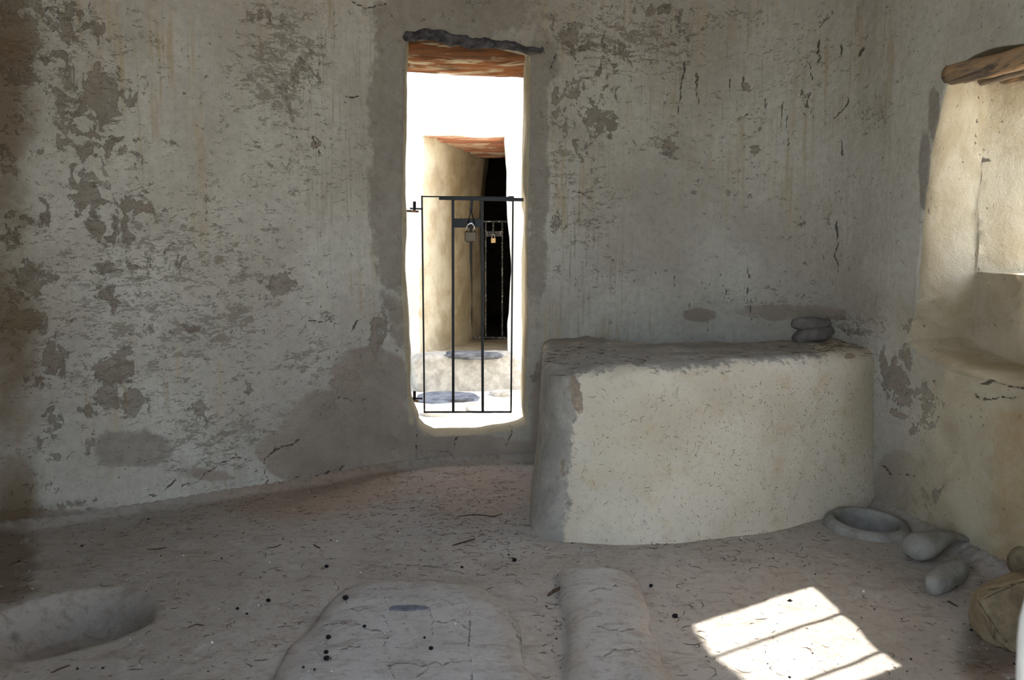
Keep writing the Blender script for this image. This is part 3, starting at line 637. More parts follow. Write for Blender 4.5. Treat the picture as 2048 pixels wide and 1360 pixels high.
# ------------------------------------------------------------------ floor litter
N = 3000
lx = rng.uniform(-1.9, 1.5, N*3); ly = rng.uniform(1.72, 3.75, N*3)
wx, wy = proj(np.stack([lx, ly, 0*lx], 1))
w = .18+blobs(wx, wy, [(960, 1060, 110, 60, 0, 1), (880, 1000, 200, 60, 0, .6), (450, 1330, 120, 50, 0, .3), (1120, 1260, 60, 90, 0, .6), (1350, 1240, 60, 60, 0, .4), (1500, 1100, 160, 30, 0, .5), (1980, 1300, 60, 70, 0, .7), (600, 1280, 60, 60, .3, .5), (300, 1040, 200, 30, -.1, .4)])
w *= (pitdepth(lx, ly) < .1)
d2 = np.full(len(lx), 9.)
for a, b in zip(rimx, rimy): d2 = np.minimum(d2, np.hypot(lx-a, ly-b))
cx, cy = [c for c in zip(*PLAN)]
def inside_room(x, y):
    ins = np.zeros(len(x), bool); n = len(px_)
    for i in range(0, n, 8):
        x0, y0, x1, y1 = px_[i], py_[i], px_[(i+8) % n], py_[(i+8) % n]
        ins ^= ((y0 > y) != (y1 > y)) & (x < (x1-x0)*(y-y0)/(y1-y0+1e-12)+x0)
    return ins
def inside_poly(x, y, poly):
    ins = np.zeros(len(x), bool); n = len(poly)
    for i in range(n):
        x0, y0 = poly[i]; x1, y1 = poly[(i+1) % n]
        ins ^= ((y0 > y) != (y1 > y)) & (x < (x1-x0)*(y-y0)/(y1-y0+1e-12)+x0)
    return ins
hearth_poly = [(-.60, 1.45), (-.56, 2.1), (-.42, 2.34), (-.2, 2.34), (.05, 2.15), (.07, 1.45)]
ridge_poly = [(.17, 1.45), (.15, 2.39), (.39, 2.39), (.4, 1.45)]
bench_poly = [tuple(p) for p in base]
okm = inside_room(lx, ly) & (d2 > .03) & ~inside_poly(lx, ly, bench_poly) & ~inside_poly(lx, ly, hearth_poly) & ~inside_poly(lx, ly, ridge_poly) & (np.hypot(lx-1.285, ly-2.80) > .16)
sel = okm & (rng.uniform(size=len(lx)) < w); lx, ly = lx[sel], ly[sel]
NN = min(len(lx), 2600); lx, ly = lx[:NN], ly[:NN]
pts = np.stack([lx, ly, floor_h(lx, ly)], 1)
tag(slivers('twig_litter', M_TWIG, pts, np.tile([0, 0, 1.0], (NN, 1)), rng.gamma(2.0, .0085, NN), rng.uniform(.0005, .0012, NN), None, .5, .0012), 'fine dry twigs and straw strewn over the earth floor', 'twigs', kind='stuff')
def pebbles(name, mat, pts, rad, seed):
    oc = np.array([(1, 0, 0), (-1, 0, 0), (0, 1, 0), (0, -1, 0), (0, 0, 1), (0, 0, -1)], float)
    fc = [(0, 2, 4), (2, 1, 4), (1, 3, 4), (3, 0, 4), (2, 0, 5), (1, 2, 5), (3, 1, 5), (0, 3, 5)]
    r = np.random.default_rng(seed); N = len(pts)
    V = pts[:, None, :]+oc[None]*rad[:, None, None]*r.uniform(.6, 1.3, (N, 6, 1)); F = (np.arange(N)[:, None, None]*6+np.array(fc)[None]).reshape(-1, 3)
    return npmesh(name, V.reshape(-1, 3), F, mat)
pp = rng.uniform([-1.8, 1.75], [1.45, 3.6], (1600, 2)); k = inside_room(pp[:, 0], pp[:, 1]) & ~inside_poly(pp[:, 0], pp[:, 1], bench_poly); pp = pp[k]
fh = lambda a, b: floor_h(np.array([a]), np.array([b]))[0]
inh = inside_poly(pp[:, 0], pp[:, 1], [(-.50, 1.45), (-.48, 2.1), (-.38, 2.25), (-.2, 2.25), (-.04, 2.05), (-.02, 1.45)])
edge = (inside_poly(pp[:, 0], pp[:, 1], hearth_poly) & ~inh) | inside_poly(pp[:, 0], pp[:, 1], ridge_poly)
pp, inh = pp[~edge], inh[~edge]
pz = floor_h(pp[:, 0], pp[:, 1]); pz[inh] = .028
half = len(pp)//2
tag(pebbles('white_grit', M_WHITEP, np.column_stack([pp[:half], pz[:half]]), rng.gamma(2, .0009, half), 3), 'tiny pale bits of grit scattered over the earth floor', 'grit', kind='stuff')
tag(pebbles('dark_grit', M_COAL, np.column_stack([pp[half:], pz[half:]]), rng.gamma(1.6, .0009, len(pp)-half), 4), 'tiny black crumbs scattered over the earth floor', 'grit', kind='stuff')
# ------------------------------------------------------------------ stones
def ico(n=4):
    import bmesh
    bm = bmesh.new(); bmesh.ops.create_icosphere(bm, subdivisions=n, radius=1)
    V = np.array([v.co[:] for v in bm.verts]); F = np.array([[v.index for v in f.verts] for f in bm.faces]); bm.free(); return V, F
IV, IF = ico(5); IV3, IF3 = ico(2)
def rock(name, c, r, mat, seed=0, amp=.12, planes=(), rot=0, lo=False, pw=1.0, smooth=True, parent=None):
    V, F = (IV3, IF3) if lo else (IV, IF)
    V = np.sign(V)*np.abs(V)**pw
    for nrm, d in planes:
        nn = np.array(nrm, float); nn /= np.linalg.norm(nn); e = V@nn-d
        V = V-np.outer(np.where(e > 0, e*.92, 0), nn)
    V = V*(1+amp*fbm(V+seed*3.1, 1.3, 4, seed)[:, None])
    V = V*np.array(r); cs, sn = math.cos(rot), math.sin(rot)
    V = np.column_stack([V[:, 0]*cs-V[:, 1]*sn, V[:, 0]*sn+V[:, 1]*cs, V[:, 2]])
    o = npmesh(name, V, F, mat, parent, smooth=smooth); o.location = tuple(c); return o
def loaf(name, path, wid, hgt, mat, seed=0, label=None, cat='stone', tilt=0, endpow=.5):
    c = curve_pts(path, 14); m = len(c); s_ = np.linspace(0, 1, m); n = 40
    prof = np.clip(1-np.abs(2*s_-1)**5, 0, 1)**endpow; prof = np.maximum(prof, .04)
    w = np.interp(s_, np.linspace(0, 1, len(wid)), wid)*prof; h = np.interp(s_, np.linspace(0, 1, len(hgt)), hgt)*prof
    V = []
    for i in range(m):
        t = c[min(i+1, m-1)]-c[max(i-1, 0)]; t /= np.linalg.norm(t); a = np.cross(t, [0, 0, 1.0]); a /= np.linalg.norm(a); b = np.cross(a, t)
        a2 = a*math.cos(tilt)+b*math.sin(tilt); b2 = -a*math.sin(tilt)+b*math.cos(tilt)
        for k in range(n):
            th = 2*math.pi*k/n; ca, sa = math.cos(th), math.sin(th)
            V.append(c[i]+a2*np.sign(ca)*abs(ca)**.75*w[i]+b2*np.sign(sa)*abs(sa)**.85*h[i])
    V = np.array(V); V += vnoise3(V, [(14, .004), (45, .0012)], seed)
    ctr = V.mean(0); V -= ctr
    Fq = [(i*n+k, i*n+(k+1) % n, (i+1)*n+(k+1) % n, (i+1)*n+k) for i in range(m-1) for k in range(n)]
    mb = MB(); mb.add(V, Fq+[tuple(range(n-1, -1, -1)), tuple(range((m-1)*n, m*n))])
    o = mb.build(name, mat); o.location = tuple(ctr)
    if label: tag(o, label, cat)
    return o
by = 3.42
def bp(x, y, Y=by): return P(x, y, Y=Y)
loaf('curved_stone', [bp(1588, 682), bp(1610, 671), bp(1640, 667), bp(1665, 655, by)], [.045, .055, .055, .035], [.022, .034, .032, .02], M_DGREY, 3,
     'dark crescent-shaped clay piece on the bench top, lower of the stacked two', 'clay piece')
loaf('curved_stone', [bp(1583, 646, by+.01), bp(1605, 648, by), bp(1632, 646, by), bp(1658, 645, by+.01)], [.03, .042, .044, .03], [.027, .03, .026, .022], M_DGREY, 9,
     'dark loaf-shaped clay piece resting on top of the crescent one on the bench', 'clay piece')
loaf('curved_stone', [P(1812, 1106, Y=2.50), P(1842, 1092, Y=2.51), P(1872, 1078, Y=2.54), P(1900, 1072, Y=2.58), P(1935, 1079, Y=2.60)], [.050, .058, .044, .034, .024], [.034, .038, .024, .016, .012], M_GREY, 5,
     'long grey arched clay piece lying beside the round mortar by the right wall', 'clay piece')
loaf('curved_stone', [P(1862, 1178, Y=2.24), P(1880, 1162, Y=2.28), P(1905, 1144, Y=2.33), P(1928, 1132, Y=2.37)], [.026, .035, .036, .028], [.026, .032, .032, .026], M_GREY, 12,
     'short grey loaf-shaped clay piece on the floor in front of the arched one', 'clay piece')
def hull_rock(name, pts, mat, bev, seed, loc):
    import bmesh
    bm = bmesh.new(); vs_ = [bm.verts.new(tuple(np.array(p)-loc)) for p in pts]
    bmesh.ops.convex_hull(bm, input=vs_); bmesh.ops.delete(bm, geom=[v for v in bm.verts if not v.link_faces], context='VERTS')
    bmesh.ops.bevel(bm, geom=list(bm.edges), offset=bev, segments=3, profile=.6, affect='EDGES')
    bmesh.ops.triangulate(bm, faces=bm.faces)
    for _ in range(3):
        es = [e for e in bm.edges if e.calc_length() > .012]
        if es: bmesh.ops.subdivide_edges(bm, edges=es, cuts=1, use_grid_fill=True)
        bmesh.ops.triangulate(bm, faces=bm.faces)
    V = np.array([v.co[:] for v in bm.verts]); V2 = V+vnoise3(V+loc, [(9, .003), (26, .002), (70, .001)], seed)
    for v, c in zip(bm.verts, V2): v.co = c
    me = bpy.data.meshes.new(name); bm.to_mesh(me); bm.free(); me.polygons.foreach_set('use_smooth', [True]*len(me.polygons)); me.materials.append(mat)
    o = bpy.data.objects.new(name, me); o.location = tuple(loc); link(o); return o
FPX = [(1956, 1192, 1.90), (1985, 1188, 1.90), (2008, 1172, 1.91), (2050, 1156, 1.93), (2120, 1165, 1.93), (2130, 1300, 1.885), (2050, 1316, 1.882), (2028, 1308, 1.885), (1992, 1272, 1.89), (1968, 1236, 1.90)]
fr = [P(a, b, Y=c) for a, b, c in FPX]
bk = [P(1951, 1190, Y=1.96), P(1950, 1214, Y=1.97), P(1956, 1246, Y=1.96), P(1986, 1292, Y=1.94)]+[p*np.array([1, 0, .78])+np.array([.05, 2.07, 0]) for p in fr[3:6]]+[np.array([1.22, 2.05, 0.004]), np.array([1.22, 2.03, .10]), np.array([1.36, 2.08, .01]), np.array([1.21, 1.95, .003])]
r_ = hull_rock('boulder', fr+bk, M_ROCK, .009, 5, np.array([1.3, 1.98, 0.0]))
tag(r_, 'large angular buff boulder at the right edge of the floor', 'boulder')
r_ = rock('small_stone', (1.56, 2.36, .045), (.034, .04, .055), M_ROCK, 8, .16); tag(r_, 'small rounded buff stone against the foot of the right wall behind the boulder', 'stone')
# mortar: stone ring with a hollow, sunk in the floor
prof = [(.150, -.02), (.149, .004), (.142, .018), (.132, .024), (.122, .026), (.114, .022), (.108, .010), (.104, -.02), (.098, -.06), (.084, -.095), (.05, -.115), (.004, -.12)]
prof = curve_pts(prof, 4); n = 96; V = []
for r, z in prof:
    for k in range(n):
        a = 2*math.pi*k/n; wob = 1+.015*math.sin(2*a+.5)+.01*math.sin(5*a)
        V.append((r*math.cos(a)*wob*.98, r*math.sin(a)*wob, z+.006*math.cos(a-2.2)))
V = np.array(V); V += vnoise3(V, [(20, .0015)], 2); m = len(prof)
Fq = [(i*n+k, (i+1)*n+k, (i+1)*n+(k+1) % n, i*n+(k+1) % n) for i in range(m-1) for k in range(n)]
mb = MB(); mb.add(V, [f[::-1] for f in Fq]+[tuple(range((m-1)*n, m*n))]); o = mb.build('stone_mortar', M_GREY); o.location = (1.285, 2.80, .004)
tag(o, 'round grey stone mortar with a dark hollow sunk in the floor beside the bench', 'mortar')
# flat stones bedded around the ridge and hearth
def slab(name, px, py, rx, ry, h, mat, seed, label, rot=0, z=0.0, cat='stone'):
    p = P(px, py, z=z); o = rock(name, (p[0], p[1], z), (rx, ry, h), mat, seed, .16, planes=[((0, 0, 1), .7)], rot=rot, pw=.75); return tag(o, label, cat)
slab('flat_stone', 1172, 1157, .045, .022, .02, M_GREY, 3, 'small pale flat stone at the far tip of the clay ridge', .15, .012)
slab('flat_stone', 1176, 1102, .022, .010, .008, M_PALE, 6, 'tiny white chip of stone at the foot of the bench corner', 0, .002)
slab('slate_piece', 818, 1219, .055, .016, .010, M_BLUE, 5, 'dark bluish flat stone sliver set in the hearth slab', .05, .024)
# individual charcoal lumps, twigs and a leaf
coal = [(653, 1137, .007), (691, 1195, .0085), (537, 1203, .007), (924, 1136, .005), (1029, 1119, .0075), (657, 1274, .007), (653, 1316, .0075), (729, 1252, .005), (862, 1296, .006), (1350, 1228, .008), (475, 1217, .005), (1302, 1172, .006), (494, 1229, .004), (652, 1304, .006)]
desc = ['left of the hearth slab near its far corner', 'on the far left corner of the hearth slab', 'on the floor left of the hearth slab', 'on the floor beyond the hearth slab', 'on the floor in front of the bench corner, beyond the hearth', 'on the left margin of the hearth slab, long and upright', 'on the left margin of the hearth slab near the frame bottom', 'on the hearth slab just left of its slate sliver', 'on the hearth slab with a curl of twig', 'on the floor right of the ridge near the sun patch', 'on the floor far left of the hearth slab', 'on the floor right of the ridge tip', 'small, on the floor left of the hearth slab beside a twig', 'small, second from the frame bottom on the left hearth margin']
inH = {1, 5, 6, 7, 8, 13}
for i, ((a, b, r), d) in enumerate(zip(coal, desc)):
    z = .026 if i in inH else .0; p = P(a, b, z=z+r*.6)
    if i not in inH: p[2] = fh(p[0], p[1])+r*.6
    o = rock('charcoal_lump', p, (r, r*.85, r*.8), M_COAL, i+2, .25, lo=True, smooth=False); tag(o, 'black charcoal lump '+d, 'charcoal', 'charcoal lumps on the floor')
tw = [([(885, 1240), (905, 1241), (925, 1246), (937, 1262)], .028, 'curved grey twig lying on the right of the hearth slab', .0016),
      ([(1097, 1191), (1110, 1182), (1123, 1176)], .004, 'reddish curled bark strip between hearth slab and ridge', .005),
      ([(1896, 1197), (1905, 1203), (1916, 1209)], .004, 'short dark twig in front of the loaf-shaped clay piece', .0022),
      ([(870, 1296), (866, 1290), (874, 1302), (880, 1293)], .028, 'tiny dark curl of twig on the hearth slab', .0016),
      ([(1725, 1052), (1735, 1053)], .0, None, 0),
      ([(295, 1101), (312, 1100), (333, 1097)], .003, 'forked dark twig on the floor near the left wall', .0018),
      ([(535, 1097), (550, 1096), (563, 1090)], .003, 'thin dark twig on the floor left of the hearth, far side', .0015),
      ([(627, 1091), (633, 1095), (640, 1098)], .003, 'short thick dark twig beyond the hearth slab', .0022),
      ([(375, 1255), (392, 1248), (408, 1252)], .003, 'bent grass stalk on the floor between pit and hearth', .0014),
      ([(915, 1033), (950, 1028), (985, 1031), (1005, 1027)], .004, 'long pale straw stalk in the twig pile by the bench end', .0018),
      ([(905, 1092), (925, 1085), (950, 1078)], .004, 'dark stick lying toward the bench end', .0026),
      ([(102, 1340), (120, 1332), (140, 1325)], .003, 'dark stalk on the floor in front of the pit', .0018)]
for pl, z, lab, r in tw:
    if not lab: continue
    pts = [P(a, b, z=z) for a, b in pl]
    if z < .03:
        for p in pts: p[2] = fh(p[0], p[1])+r*.9
    mb = MB(); c = curve_pts(pts, 5); tube(mb, c, [r*(.6+.4*math.sin(math.pi*(i+1)/(len(c)+1))) for i in range(len(c))], 6, jit=.15)
    o = mb.build('dry_twig', M_TWIG, loc=c[0]); tag(o, lab, 'twig', 'single dry twigs on the floor')
# ------------------------------------------------------------------ lintels
def pole(name, p0, p1, r, mat, parent, seed, sag=.0, n=20):
    c = [np.array(p0)*(1-t)+np.array(p1)*t+np.array([0, 0, -sag*math.sin(math.pi*t)]) for t in np.linspace(0, 1, 30)]
    mb = MB(); tube(mb, c, r, n); V = np.vstack(mb.v); mb.v = [V+vnoise3(V, [(5, .008), (17, .003)], seed)]
    loc = np.array(parent.location); mb.v = [mb.v[0]-loc]
    return mb.build(name, mat, parent)
li = empty('door_lintel', (-.21, 3.95, 1.93)); tag(li, 'orange-brown wooden pole lintel under the top of the narrow back doorway', 'lintel')
for k, (dy, r, dz) in enumerate([(3.815, .062, 0), (3.925, .050, -.012), (4.03, .056, .004), (4.14, .05, -.014), (4.215, .045, -.008)]):
    pole('pole', (-.66, dy-.03, 1.958+dz), (.20, dy+.06, 1.938+dz), r, M_POLE, li, k+3, .010)
# charred edge log above the opening, its face flush with the wall
ch = empty('charred_beam', (-.2, 3.72, 1.96)); tag(ch, 'blackened bark-covered beam edge along the top of the narrow back doorway', 'beam')
mb = MB(); pa = [P(805, 74, Y=3.655), P(845, 72, Y=3.665), P(890, 76, Y=3.68), P(950, 82, Y=3.69), P(1010, 90, Y=3.71), P(1050, 96, Y=3.72), P(1086, 98, Y=3.73)]
c = curve_pts(pa, 10); rr = np.interp(np.linspace(0, 1, len(c)), [0, .05, .2, .5, .8, 1], [.010, .022, .026, .022, .018, .007]); tube(mb, c, rr, 16, jit=.0)
V = np.vstack(mb.v); V = V+vnoise3(V, [(12, .012), (34, .010), (90, .004)], 3)-np.array(ch.location); V[:, 1] = (V[:, 1])*1.0; mb.v = [V]; mb.build('bark_face', M_CHAR, ch)
lw = empty('window_lintel', (1.6, 2.4, 1.6)); tag(lw, 'weathered grey wooden poles over the right wall recess', 'lintel')
for k, (X_, z, r) in enumerate([(1.515, 1.595, .034), (1.60, 1.598, .028), (1.70, 1.616, .033), (1.80, 1.612, .026), (1.90, 1.612, .026)]):
    y0 = [2.84, 2.88, 2.99, 3.0, 3.02][k]
    pole('pole', (X_-.02 if k else 1.512, y0, z), (X_+(.03 if k else .09), 2.02, z-.045), r, M_POLE2, lw, k+20, .0)
# ------------------------------------------------------------------ near gate
GY = 3.80
def gp(x, y, Yp=GY): return P(x, y, Y=Yp)
g = empty('iron_gate', (gp(936, 824)[0], GY, gp(936, 824)[2])); tag(g, 'black iron bar gate closing the near narrow doorway', 'gate')
def barbox(mb, p0, p1, w, d):        # vertical or horizontal flat bar in the gate plane
    p0, p1 = np.array(p0), np.array(p1); v = p1-p0
    if abs(v[2]) > abs(v[0]):
        pts = [(p0[0]-w/2, p0[1]-d/2, p0[2]), (p0[0]+w/2, p0[1]-d/2, p0[2]), (p0[0]+w/2, p0[1]+d/2, p0[2]), (p0[0]-w/2, p0[1]+d/2, p0[2])]
    else:
        pts = [(p0[0], p0[1]-d/2, p0[2]-w/2), (p0[0], p0[1]+d/2, p0[2]-w/2), (p0[0], p0[1]+d/2, p0[2]+w/2), (p0[0], p0[1]-d/2, p0[2]+w/2)]
    A = np.array(pts); B = A+v
    mb.add(np.vstack([A, B]), [(3, 2, 1, 0), (4, 5, 6, 7)]+[(k, (k+1) % 4, (k+1) % 4+4, k+4) for k in range(4)])
def gobj(name, mat, fn, par, smooth=False):
    mb = MB(); fn(mb); return mb.build_local(name, mat, par, smooth)
def _bl(s, name, mat, par, smooth=False):
    V = np.vstack(s.v)-np.array(par.location); s.v = [V]; o = s.build(name, mat, par, smooth)
    bv = o.modifiers.new('bevel', 'BEVEL'); bv.width = .0008; bv.segments = 1; bv.limit_method = 'ANGLE'
    return o
MB.build_local = _bl
def f(mb):
    L = [gp(844, 393), gp(849, 824)]; R = [gp(1026, 398), gp(1022, 824)]
    barbox(mb, L[0]+[0, 0, .004], L[1]+[0, 0, -.004], .0078, .012); barbox(mb, R[0], R[1]+[0, 0, -.004], .0085, .012)
    barbox(mb, L[0], gp(1027, 395), .006, .012); barbox(mb, L[1], R[1], .008, .012)
gobj('frame', M_IRON, f, g)
for a, b in [((906, 399), (906.5, 822)), ((964, 399), (965.5, 822))]:
    gobj('bar', M_IRON, lambda mb: barbox(mb, gp(*a)+[0, 0, .004], gp(*b)+[0, 0, -.002], .0128, .010), g)
def f(mb):
    barbox(mb, gp(878, 396.5, GY-.012), gp(1047, 399.5, GY-.012), .0155, .010); barbox(mb, gp(1017, 397.5, GY-.014), gp(1028, 397.8, GY-.014), .024, .022)
gobj('latch_bar', M_IRON, f, g)
gobj('lock_plate', M_IRON, lambda mb: barbox(mb, gp(906, 446), gp(965, 446), .043, .006), g)
def f(mb):
    barbox(mb, gp(944, 399, GY-.02), gp(942, 424, GY-.022), .0125, .004)
    tube(mb, [gp(942, 420, GY-.024), gp(939, 432, GY-.026), gp(935.5, 448, GY-.03)], .0032, 8); tube(mb, [gp(942, 420, GY-.024), gp(945, 432, GY-.026), gp(949, 446, GY-.03)], .0032, 8)
    tube(mb, [gp(936, 447, GY-.03), gp(941, 452, GY-.032), gp(948.5, 446, GY-.03)], .003, 8)
gobj('hasp', M_IRON, f, g)
for (hx, hy), mm_ in (((829, 418), M_IRON), ((829, 797), M_IRON)):
    hg = empty('hinge', tuple(gp(hx, hy)-np.array(g.location))); hg.parent = g
    # hinge as one mesh: knuckle pin, arm to the frame
    g_loc = np.array(g.location); bpy.data.objects.remove(hg)
    mb = MB(); tube(mb, [gp(hx, hy-15), gp(hx, hy+2)], .0072, 12); barbox(mb, gp(hx-9, hy-1), gp(845.5, hy), .0075, .012)
    mb.v = [np.vstack(mb.v)-g_loc]; mb.build('hinge', M_IRON, g, False)
# wall pins the hinges turn on
for i, (hx, hy) in enumerate(((829, 418), (829, 797))):
    mb = MB(); p = gp(hx, hy+4)
    barbox(mb, gp(806, hy+3.5), gp(837, hy+5), .009, .018); tube(mb, [gp(hx, hy+5), gp(hx, hy-3)], .005, 8)
    if i: tube(mb, [gp(822, hy+6), gp(821, hy+24)], [.013, .008], 8)
    o = mb.build('hinge_bracket', M_RUST, None, False, loc=p); tag(o, 'rusty iron hinge bracket in the left jamb, '+('lower' if i else 'upper')+' of the near gate', 'bracket', 'hinge brackets of the near gate')
pl = empty('padlock', tuple(gp(941.5, 484, GY-.033))); tag(pl, 'brown brass padlock hanging from the near iron gate', 'padlock')
a, b = gp(929.5, 463, GY-.033), gp(953.5, 484, GY-.033); L0 = np.array(pl.location)
mb = MB(); box(mb, np.array([a[0], GY-.046, b[2]])-L0, np.array([b[0], GY-.02, a[2]])-L0, .004); mb.build('lock_body', M_BRASS, pl, False)
mb = MB(); xa, xb, zc = a[0]+.010, b[0]-.010, a[2]; rad_ = (xb-xa)/2; xc = (xa+xb)/2
pts = [(xa, GY-.033, zc-.004), (xa, GY-.033, zc+.017)]+[(xc-rad_*math.cos(t), GY-.033, zc+.017+rad_*1.1*math.sin(t)) for t in np.linspace(.2, math.pi-.2, 9)]+[(xb, GY-.033, zc+.017), (xb, GY-.033, zc-.004)]
tube(mb, pts, .0036, 10); mb.v = [np.vstack(mb.v)-L0]; mb.build('shackle', M_STEEL, pl)
# ------------------------------------------------------------------ house across the alley
YAW = math.radians(9); FX0, FY0 = -.66, 5.9
dirx, diry = math.cos(YAW), math.sin(YAW)
def fplan(U, off): return FX0+U*dirx-off*diry*1.0, FY0+U*diry+off*dirx
fdoor = dict(un=(0.0, .60), zn=(.25, 1.80),
    left=lambda z, t: np.interp(z, [.25, .6, 1.2, 1.8], [-.01, .0, .01, .03])+.60*t-flare(t, .06, .03)+.02*t*np.sin(z*4),
    right=lambda z, t: np.interp(z, [.25, .6, 1.1, 1.3, 1.8], [.62, .625, .632, .615, .61])+.62*t+flare(t, .06, .02),
    bottom=lambda u, t: .235-.03*min(t*3, 1)+0*u-flare(t, .08, .04),
    top=lambda u, t: 1.795+.03*min(t*8, 1)+0*u+flare(t, .04, .015))
fac, fdat = make_wall('wall_opposite', M_FAC, -2.4, 3.2, .02, (-.05, 2.35), 1.15, fdoor, fplan, sheet_attrs=False, rough=[(1.3, .02), (4.5, .01), (13, .004)])
struct(fac)
lf = empty('pole_lintel', (-.2, 6.3, 1.82)); tag(lf, 'reddish wooden pole lintel over the doorway of the house across the alley', 'lintel')
for k in range(7):
    off = .07+.15*k; x0, y0 = fplan(-.12+.45*off, off); x1, y1 = fplan(.75+.55*off, off)
    pole('pole', (x0, y0, 1.855-.004*k), (x1, y1, 1.855-.004*k), .055, M_POLE3, lf, 40+k)
# dark room behind it
mb = MB()
def quadbox(mb, lo, hi):
    V = [(x, y, z) for x in (lo[0], hi[0]) for y in (lo[1], hi[1]) for z in (lo[2], hi[2])]
    mb.add(V, [(0, 2, 3, 1), (4, 5, 7, 6), (2, 6, 7, 3), (0, 1, 5, 4)])
def slabbox(name, a, b, mat):
    mb = MB(); box(mb, a, b); return struct(mb.build(name, mat, smooth=False))
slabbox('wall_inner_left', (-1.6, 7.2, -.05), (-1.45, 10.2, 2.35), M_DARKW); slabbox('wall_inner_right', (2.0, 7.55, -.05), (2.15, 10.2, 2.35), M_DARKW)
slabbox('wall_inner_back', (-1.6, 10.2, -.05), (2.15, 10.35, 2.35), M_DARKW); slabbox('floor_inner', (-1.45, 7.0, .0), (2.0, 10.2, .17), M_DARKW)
# roof over it, following the facade's turn
mb = MB(); a = [np.array([*fplan(u, o), z]) for z in (2.31, 2.47) for u, o in ((-2.45, -.02), (3.3, -.02), (3.3, 5.2), (-2.45, 5.2))]
mb.add(a, [(3, 2, 1, 0), (4, 5, 6, 7)]+[(k, (k+1) % 4, (k+1) % 4+4, k+4) for k in range(4)]); struct(mb.build('ceiling_inner', M_FAC, smooth=False))
# far gate
FG = 6.82
def hp(x, y, o=0): return P(x, y, Y=FG+o)
g2 = empty('iron_gate', tuple(hp(996, 676))); tag(g2, 'flaking grey iron bar gate in the far doorway across the alley', 'gate')
def f(mb):
    barbox(mb, hp(1049, 441), hp(1049, 677), .012, .012)
    barbox(mb, hp(942, 443), hp(1049, 443), .013, .012); barbox(mb, hp(942, 675), hp(1049, 675), .011, .012)
gobj('frame', M_IRON2, f, g2)
gobj('stile', M_IRON, lambda mb: barbox(mb, hp(942, 441), hp(942, 677), .022, .014), g2)
for bx in (971.5, 1004.5): gobj('bar', M_IRON2, lambda mb: barbox(mb, hp(bx, 443), hp(bx, 675), .012, .010), g2)
gobj('lock_plate', M_IRON2, lambda mb: barbox(mb, hp(971, 468), hp(1005, 468), .044, .006), g2)
gobj('hasp', M_IRON2, lambda mb: barbox(mb, hp(986.5, 443, -.012), hp(986.5, 464, -.012), .012, .005), g2)
pl2 = empty('padlock', tuple(hp(987, 486, -.02))); tag(pl2, 'small bright brass padlock on the far iron gate', 'padlock')
L0 = np.array(pl2.location); a, b = hp(982, 476, -.02), hp(991.5, 486, -.02)
mb = MB(); box(mb, np.array([a[0], FG-.034, b[2]])-L0, np.array([b[0], FG-.01, a[2]])-L0, .003); mb.build('lock_body', M_BRASS2, pl2, False)
mb = MB(); pts = [(a[0]+.008, FG-.022, a[2]), (a[0]+.009, FG-.022, a[2]+.02), ((a[0]+b[0])/2, FG-.022, a[2]+.03), (b[0]-.009, FG-.022, a[2]+.02), (b[0]-.008, FG-.022, a[2])]
tube(mb, curve_pts(pts, 4), .003, 8); mb.v = [np.vstack(mb.v)-L0]; mb.build('shackle', M_STEEL, pl2)
# ------------------------------------------------------------------ alley ground, step and stones
gx = np.linspace(-9, 9, 160); gy = np.concatenate([np.linspace(4.12, 6.6, 120), np.linspace(6.7, 12, 12)]); AX, AY = np.meshgrid(gx, gy, indexing='ij'); X, Y = AX.ravel(), AY.ravel()
p = np.stack([X, Y, 0*X], 1); Z = -.012+.014*fbm(p, 2.5, 3, 4); V = np.stack([X, Y, Z], 1); ix = np.arange(len(X)).reshape(AX.shape)
F = np.stack([ix[:-1, :-1].ravel(), ix[1:, :-1].ravel(), ix[1:, 1:].ravel(), ix[:-1, 1:].ravel()], -1)
struct(npmesh('alley_ground', V, F, M_ALLEY))
mb = MB(); box(mb, (-40, -40, -.5), (40, 40, -.14)); struct(mb.build('ground', M_ALLEY, smooth=False))
o = rock('threshold_step', (-.33, 5.86, .09), (.40, .22, .155), M_PALE, 3, .09, planes=[((0, 0, 1), .93), ((0, -1, .1), .72)], rot=YAW, pw=.4); tag(o, 'pale plastered step below the far doorway across the alley', 'step')
p = P(948, 708, z=.245); o = rock('slate_slab', (p[0], p[1]-.03, .243), (.19, .10, .03), M_SLATE, 5, .5, planes=[((0, 0, 1), .6)], rot=.1, pw=.8); tag(o, 'dark grey slate slab lying on top of the far threshold step', 'slab')
p = P(875, 752, Y=5.72); o = rock('step_stone', (p[0], p[1], p[2]), (.085, .05, .065), M_GREY, 6, .18, planes=[((0, -1, 0), .6)]); tag(o, 'grey stone showing in the left face of the far step', 'stone')
p = P(903, 795, z=.01); o = rock('slate_slab', (p[0]-.02, p[1]+.04, .0), (.20, .15, .04), M_BLUE, 9, .3, planes=[((0, 0, 1), .5)], pw=.8); tag(o, 'bluish slate slab bedded in the alley ground before the far step', 'slab')
for i, (a, b, rx, ry, lab) in enumerate([(985, 815, .16, .15, 'pale paving stone in the sunlit alley, right half of the doorway view'), (885, 822, .13, .12, 'pale paving stone in the sunlit alley, left half of the doorway view'), (1003, 785, .08, .08, 'small pale stone beside the foot of the far step, right side')]):
    p = P(a, b, z=.0); o = rock('paving_stone', (p[0], p[1], -.004), (rx, ry, .03), M_PALE, 20+i, .12, planes=[((0, 0, 1), .5)], pw=.8); tag(o, lab, 'paving stone')
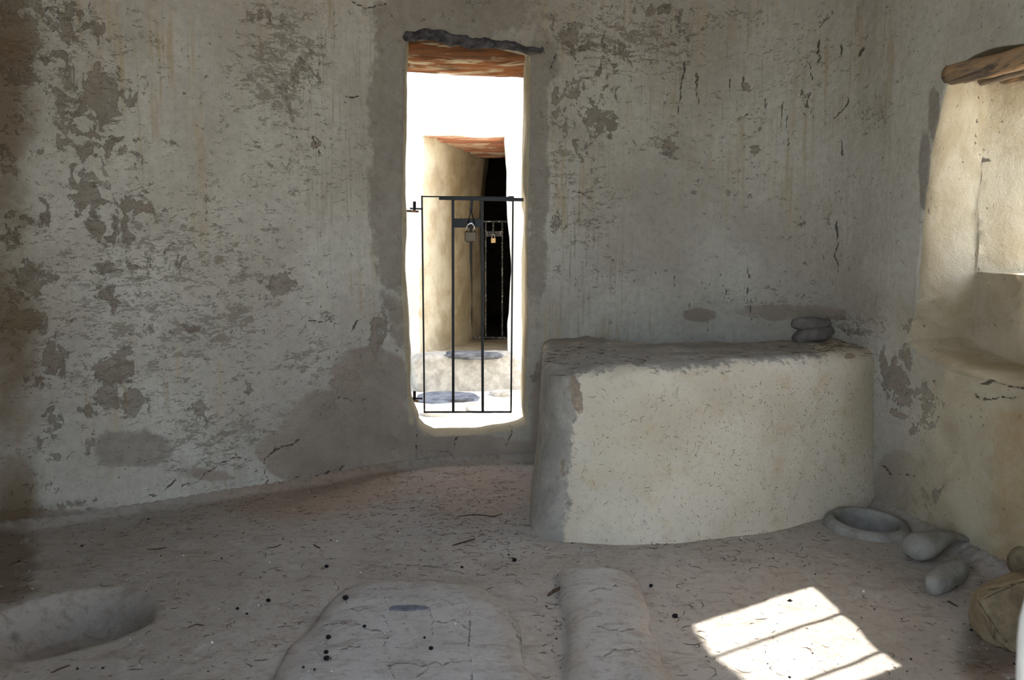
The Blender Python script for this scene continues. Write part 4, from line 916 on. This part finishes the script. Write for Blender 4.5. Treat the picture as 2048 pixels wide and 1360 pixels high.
# ------------------------------------------------------------------ window grille in the right wall (its bars shade the sun patch)
wg = empty('window_grille', (1.86, 2.6, .93)); tag(wg, 'iron bars standing in the outer mouth of the right window recess', 'grille')
for yb in (2.668, 2.450):
    mb = MB(); tube(mb, [(0, yb-2.6, -.02), (0, yb-2.6, .80)], .0075, 10); mb.build('bar', M_IRON, wg)
# pale stone jamb beside the camera
pts = [(.40, .50, -.1), (.385, .49, .35), (.345, .485, .62), (.335, .48, .74), (.352, .48, .84), (.40, .485, .95), (.43, .49, 1.3), (.43, .49, 2.2)]
c = curve_pts(pts, 8); mb = MB(); tube(mb, c+np.array([.05, 0, 0]), .055, 24); V = np.vstack(mb.v); mb.v = [V+vnoise3(V, [(7, .006), (20, .003)])]
tag(mb.build('door_jamb_post', M_FAC), 'blurred whitewashed jamb post at the lower right edge, close to the camera', 'post')
# ------------------------------------------------------------------ light
SUN_AZ = math.radians(30.2)      # from +X toward +Y
EL = math.radians(43.2)
sd_ = Vector((math.cos(SUN_AZ)*math.cos(EL), math.sin(SUN_AZ)*math.cos(EL), math.sin(EL)))
sl_ = bpy.data.lights.new('sun', 'SUN'); sl_.energy = 19.0; sl_.angle = math.radians(.53); sl_.color = (1, .96, .90)
so = bpy.data.objects.new('sun', sl_); so.rotation_euler = sd_.to_track_quat('Z', 'Y').to_euler(); link(so)
w = bpy.data.worlds.new('sky'); scn.world = w; w.use_nodes = True; nt = w.node_tree; bg = nt.nodes['Background']
sky = nt.nodes.new('ShaderNodeTexSky'); sky.sky_type = 'NISHITA'; sky.sun_disc = False; sky.sun_elevation = EL; sky.sun_rotation = math.pi/2-SUN_AZ
sky.air_density = 1.0; sky.dust_density = 2.0; hs = nt.nodes.new('ShaderNodeHueSaturation'); hs.inputs['Saturation'].default_value = .68; nt.links.new(sky.outputs[0], hs.inputs['Color']); nt.links.new(hs.outputs[0], bg.inputs[0]); bg.inputs[1].default_value = 1.6
# ------------------------------------------------------------------ camera
cd = bpy.data.cameras.new('camera'); cd.sensor_width = 36; cd.lens = 36*F_PX/2048; cd.clip_start = .02
cd.dof.use_dof = True; cd.dof.focus_distance = 3.4; cd.dof.aperture_fstop = 9
co = bpy.data.objects.new('camera', cd); co.location = (0, 0, 1.0); co.rotation_euler = (math.pi/2-PITCH, 0, 0); link(co); scn.camera = co
vs = scn.view_settings; vs.view_transform = 'Standard'; vs.look = 'None'; vs.gamma = 1; vs.use_curve_mapping = False; vs.exposure = 0.04
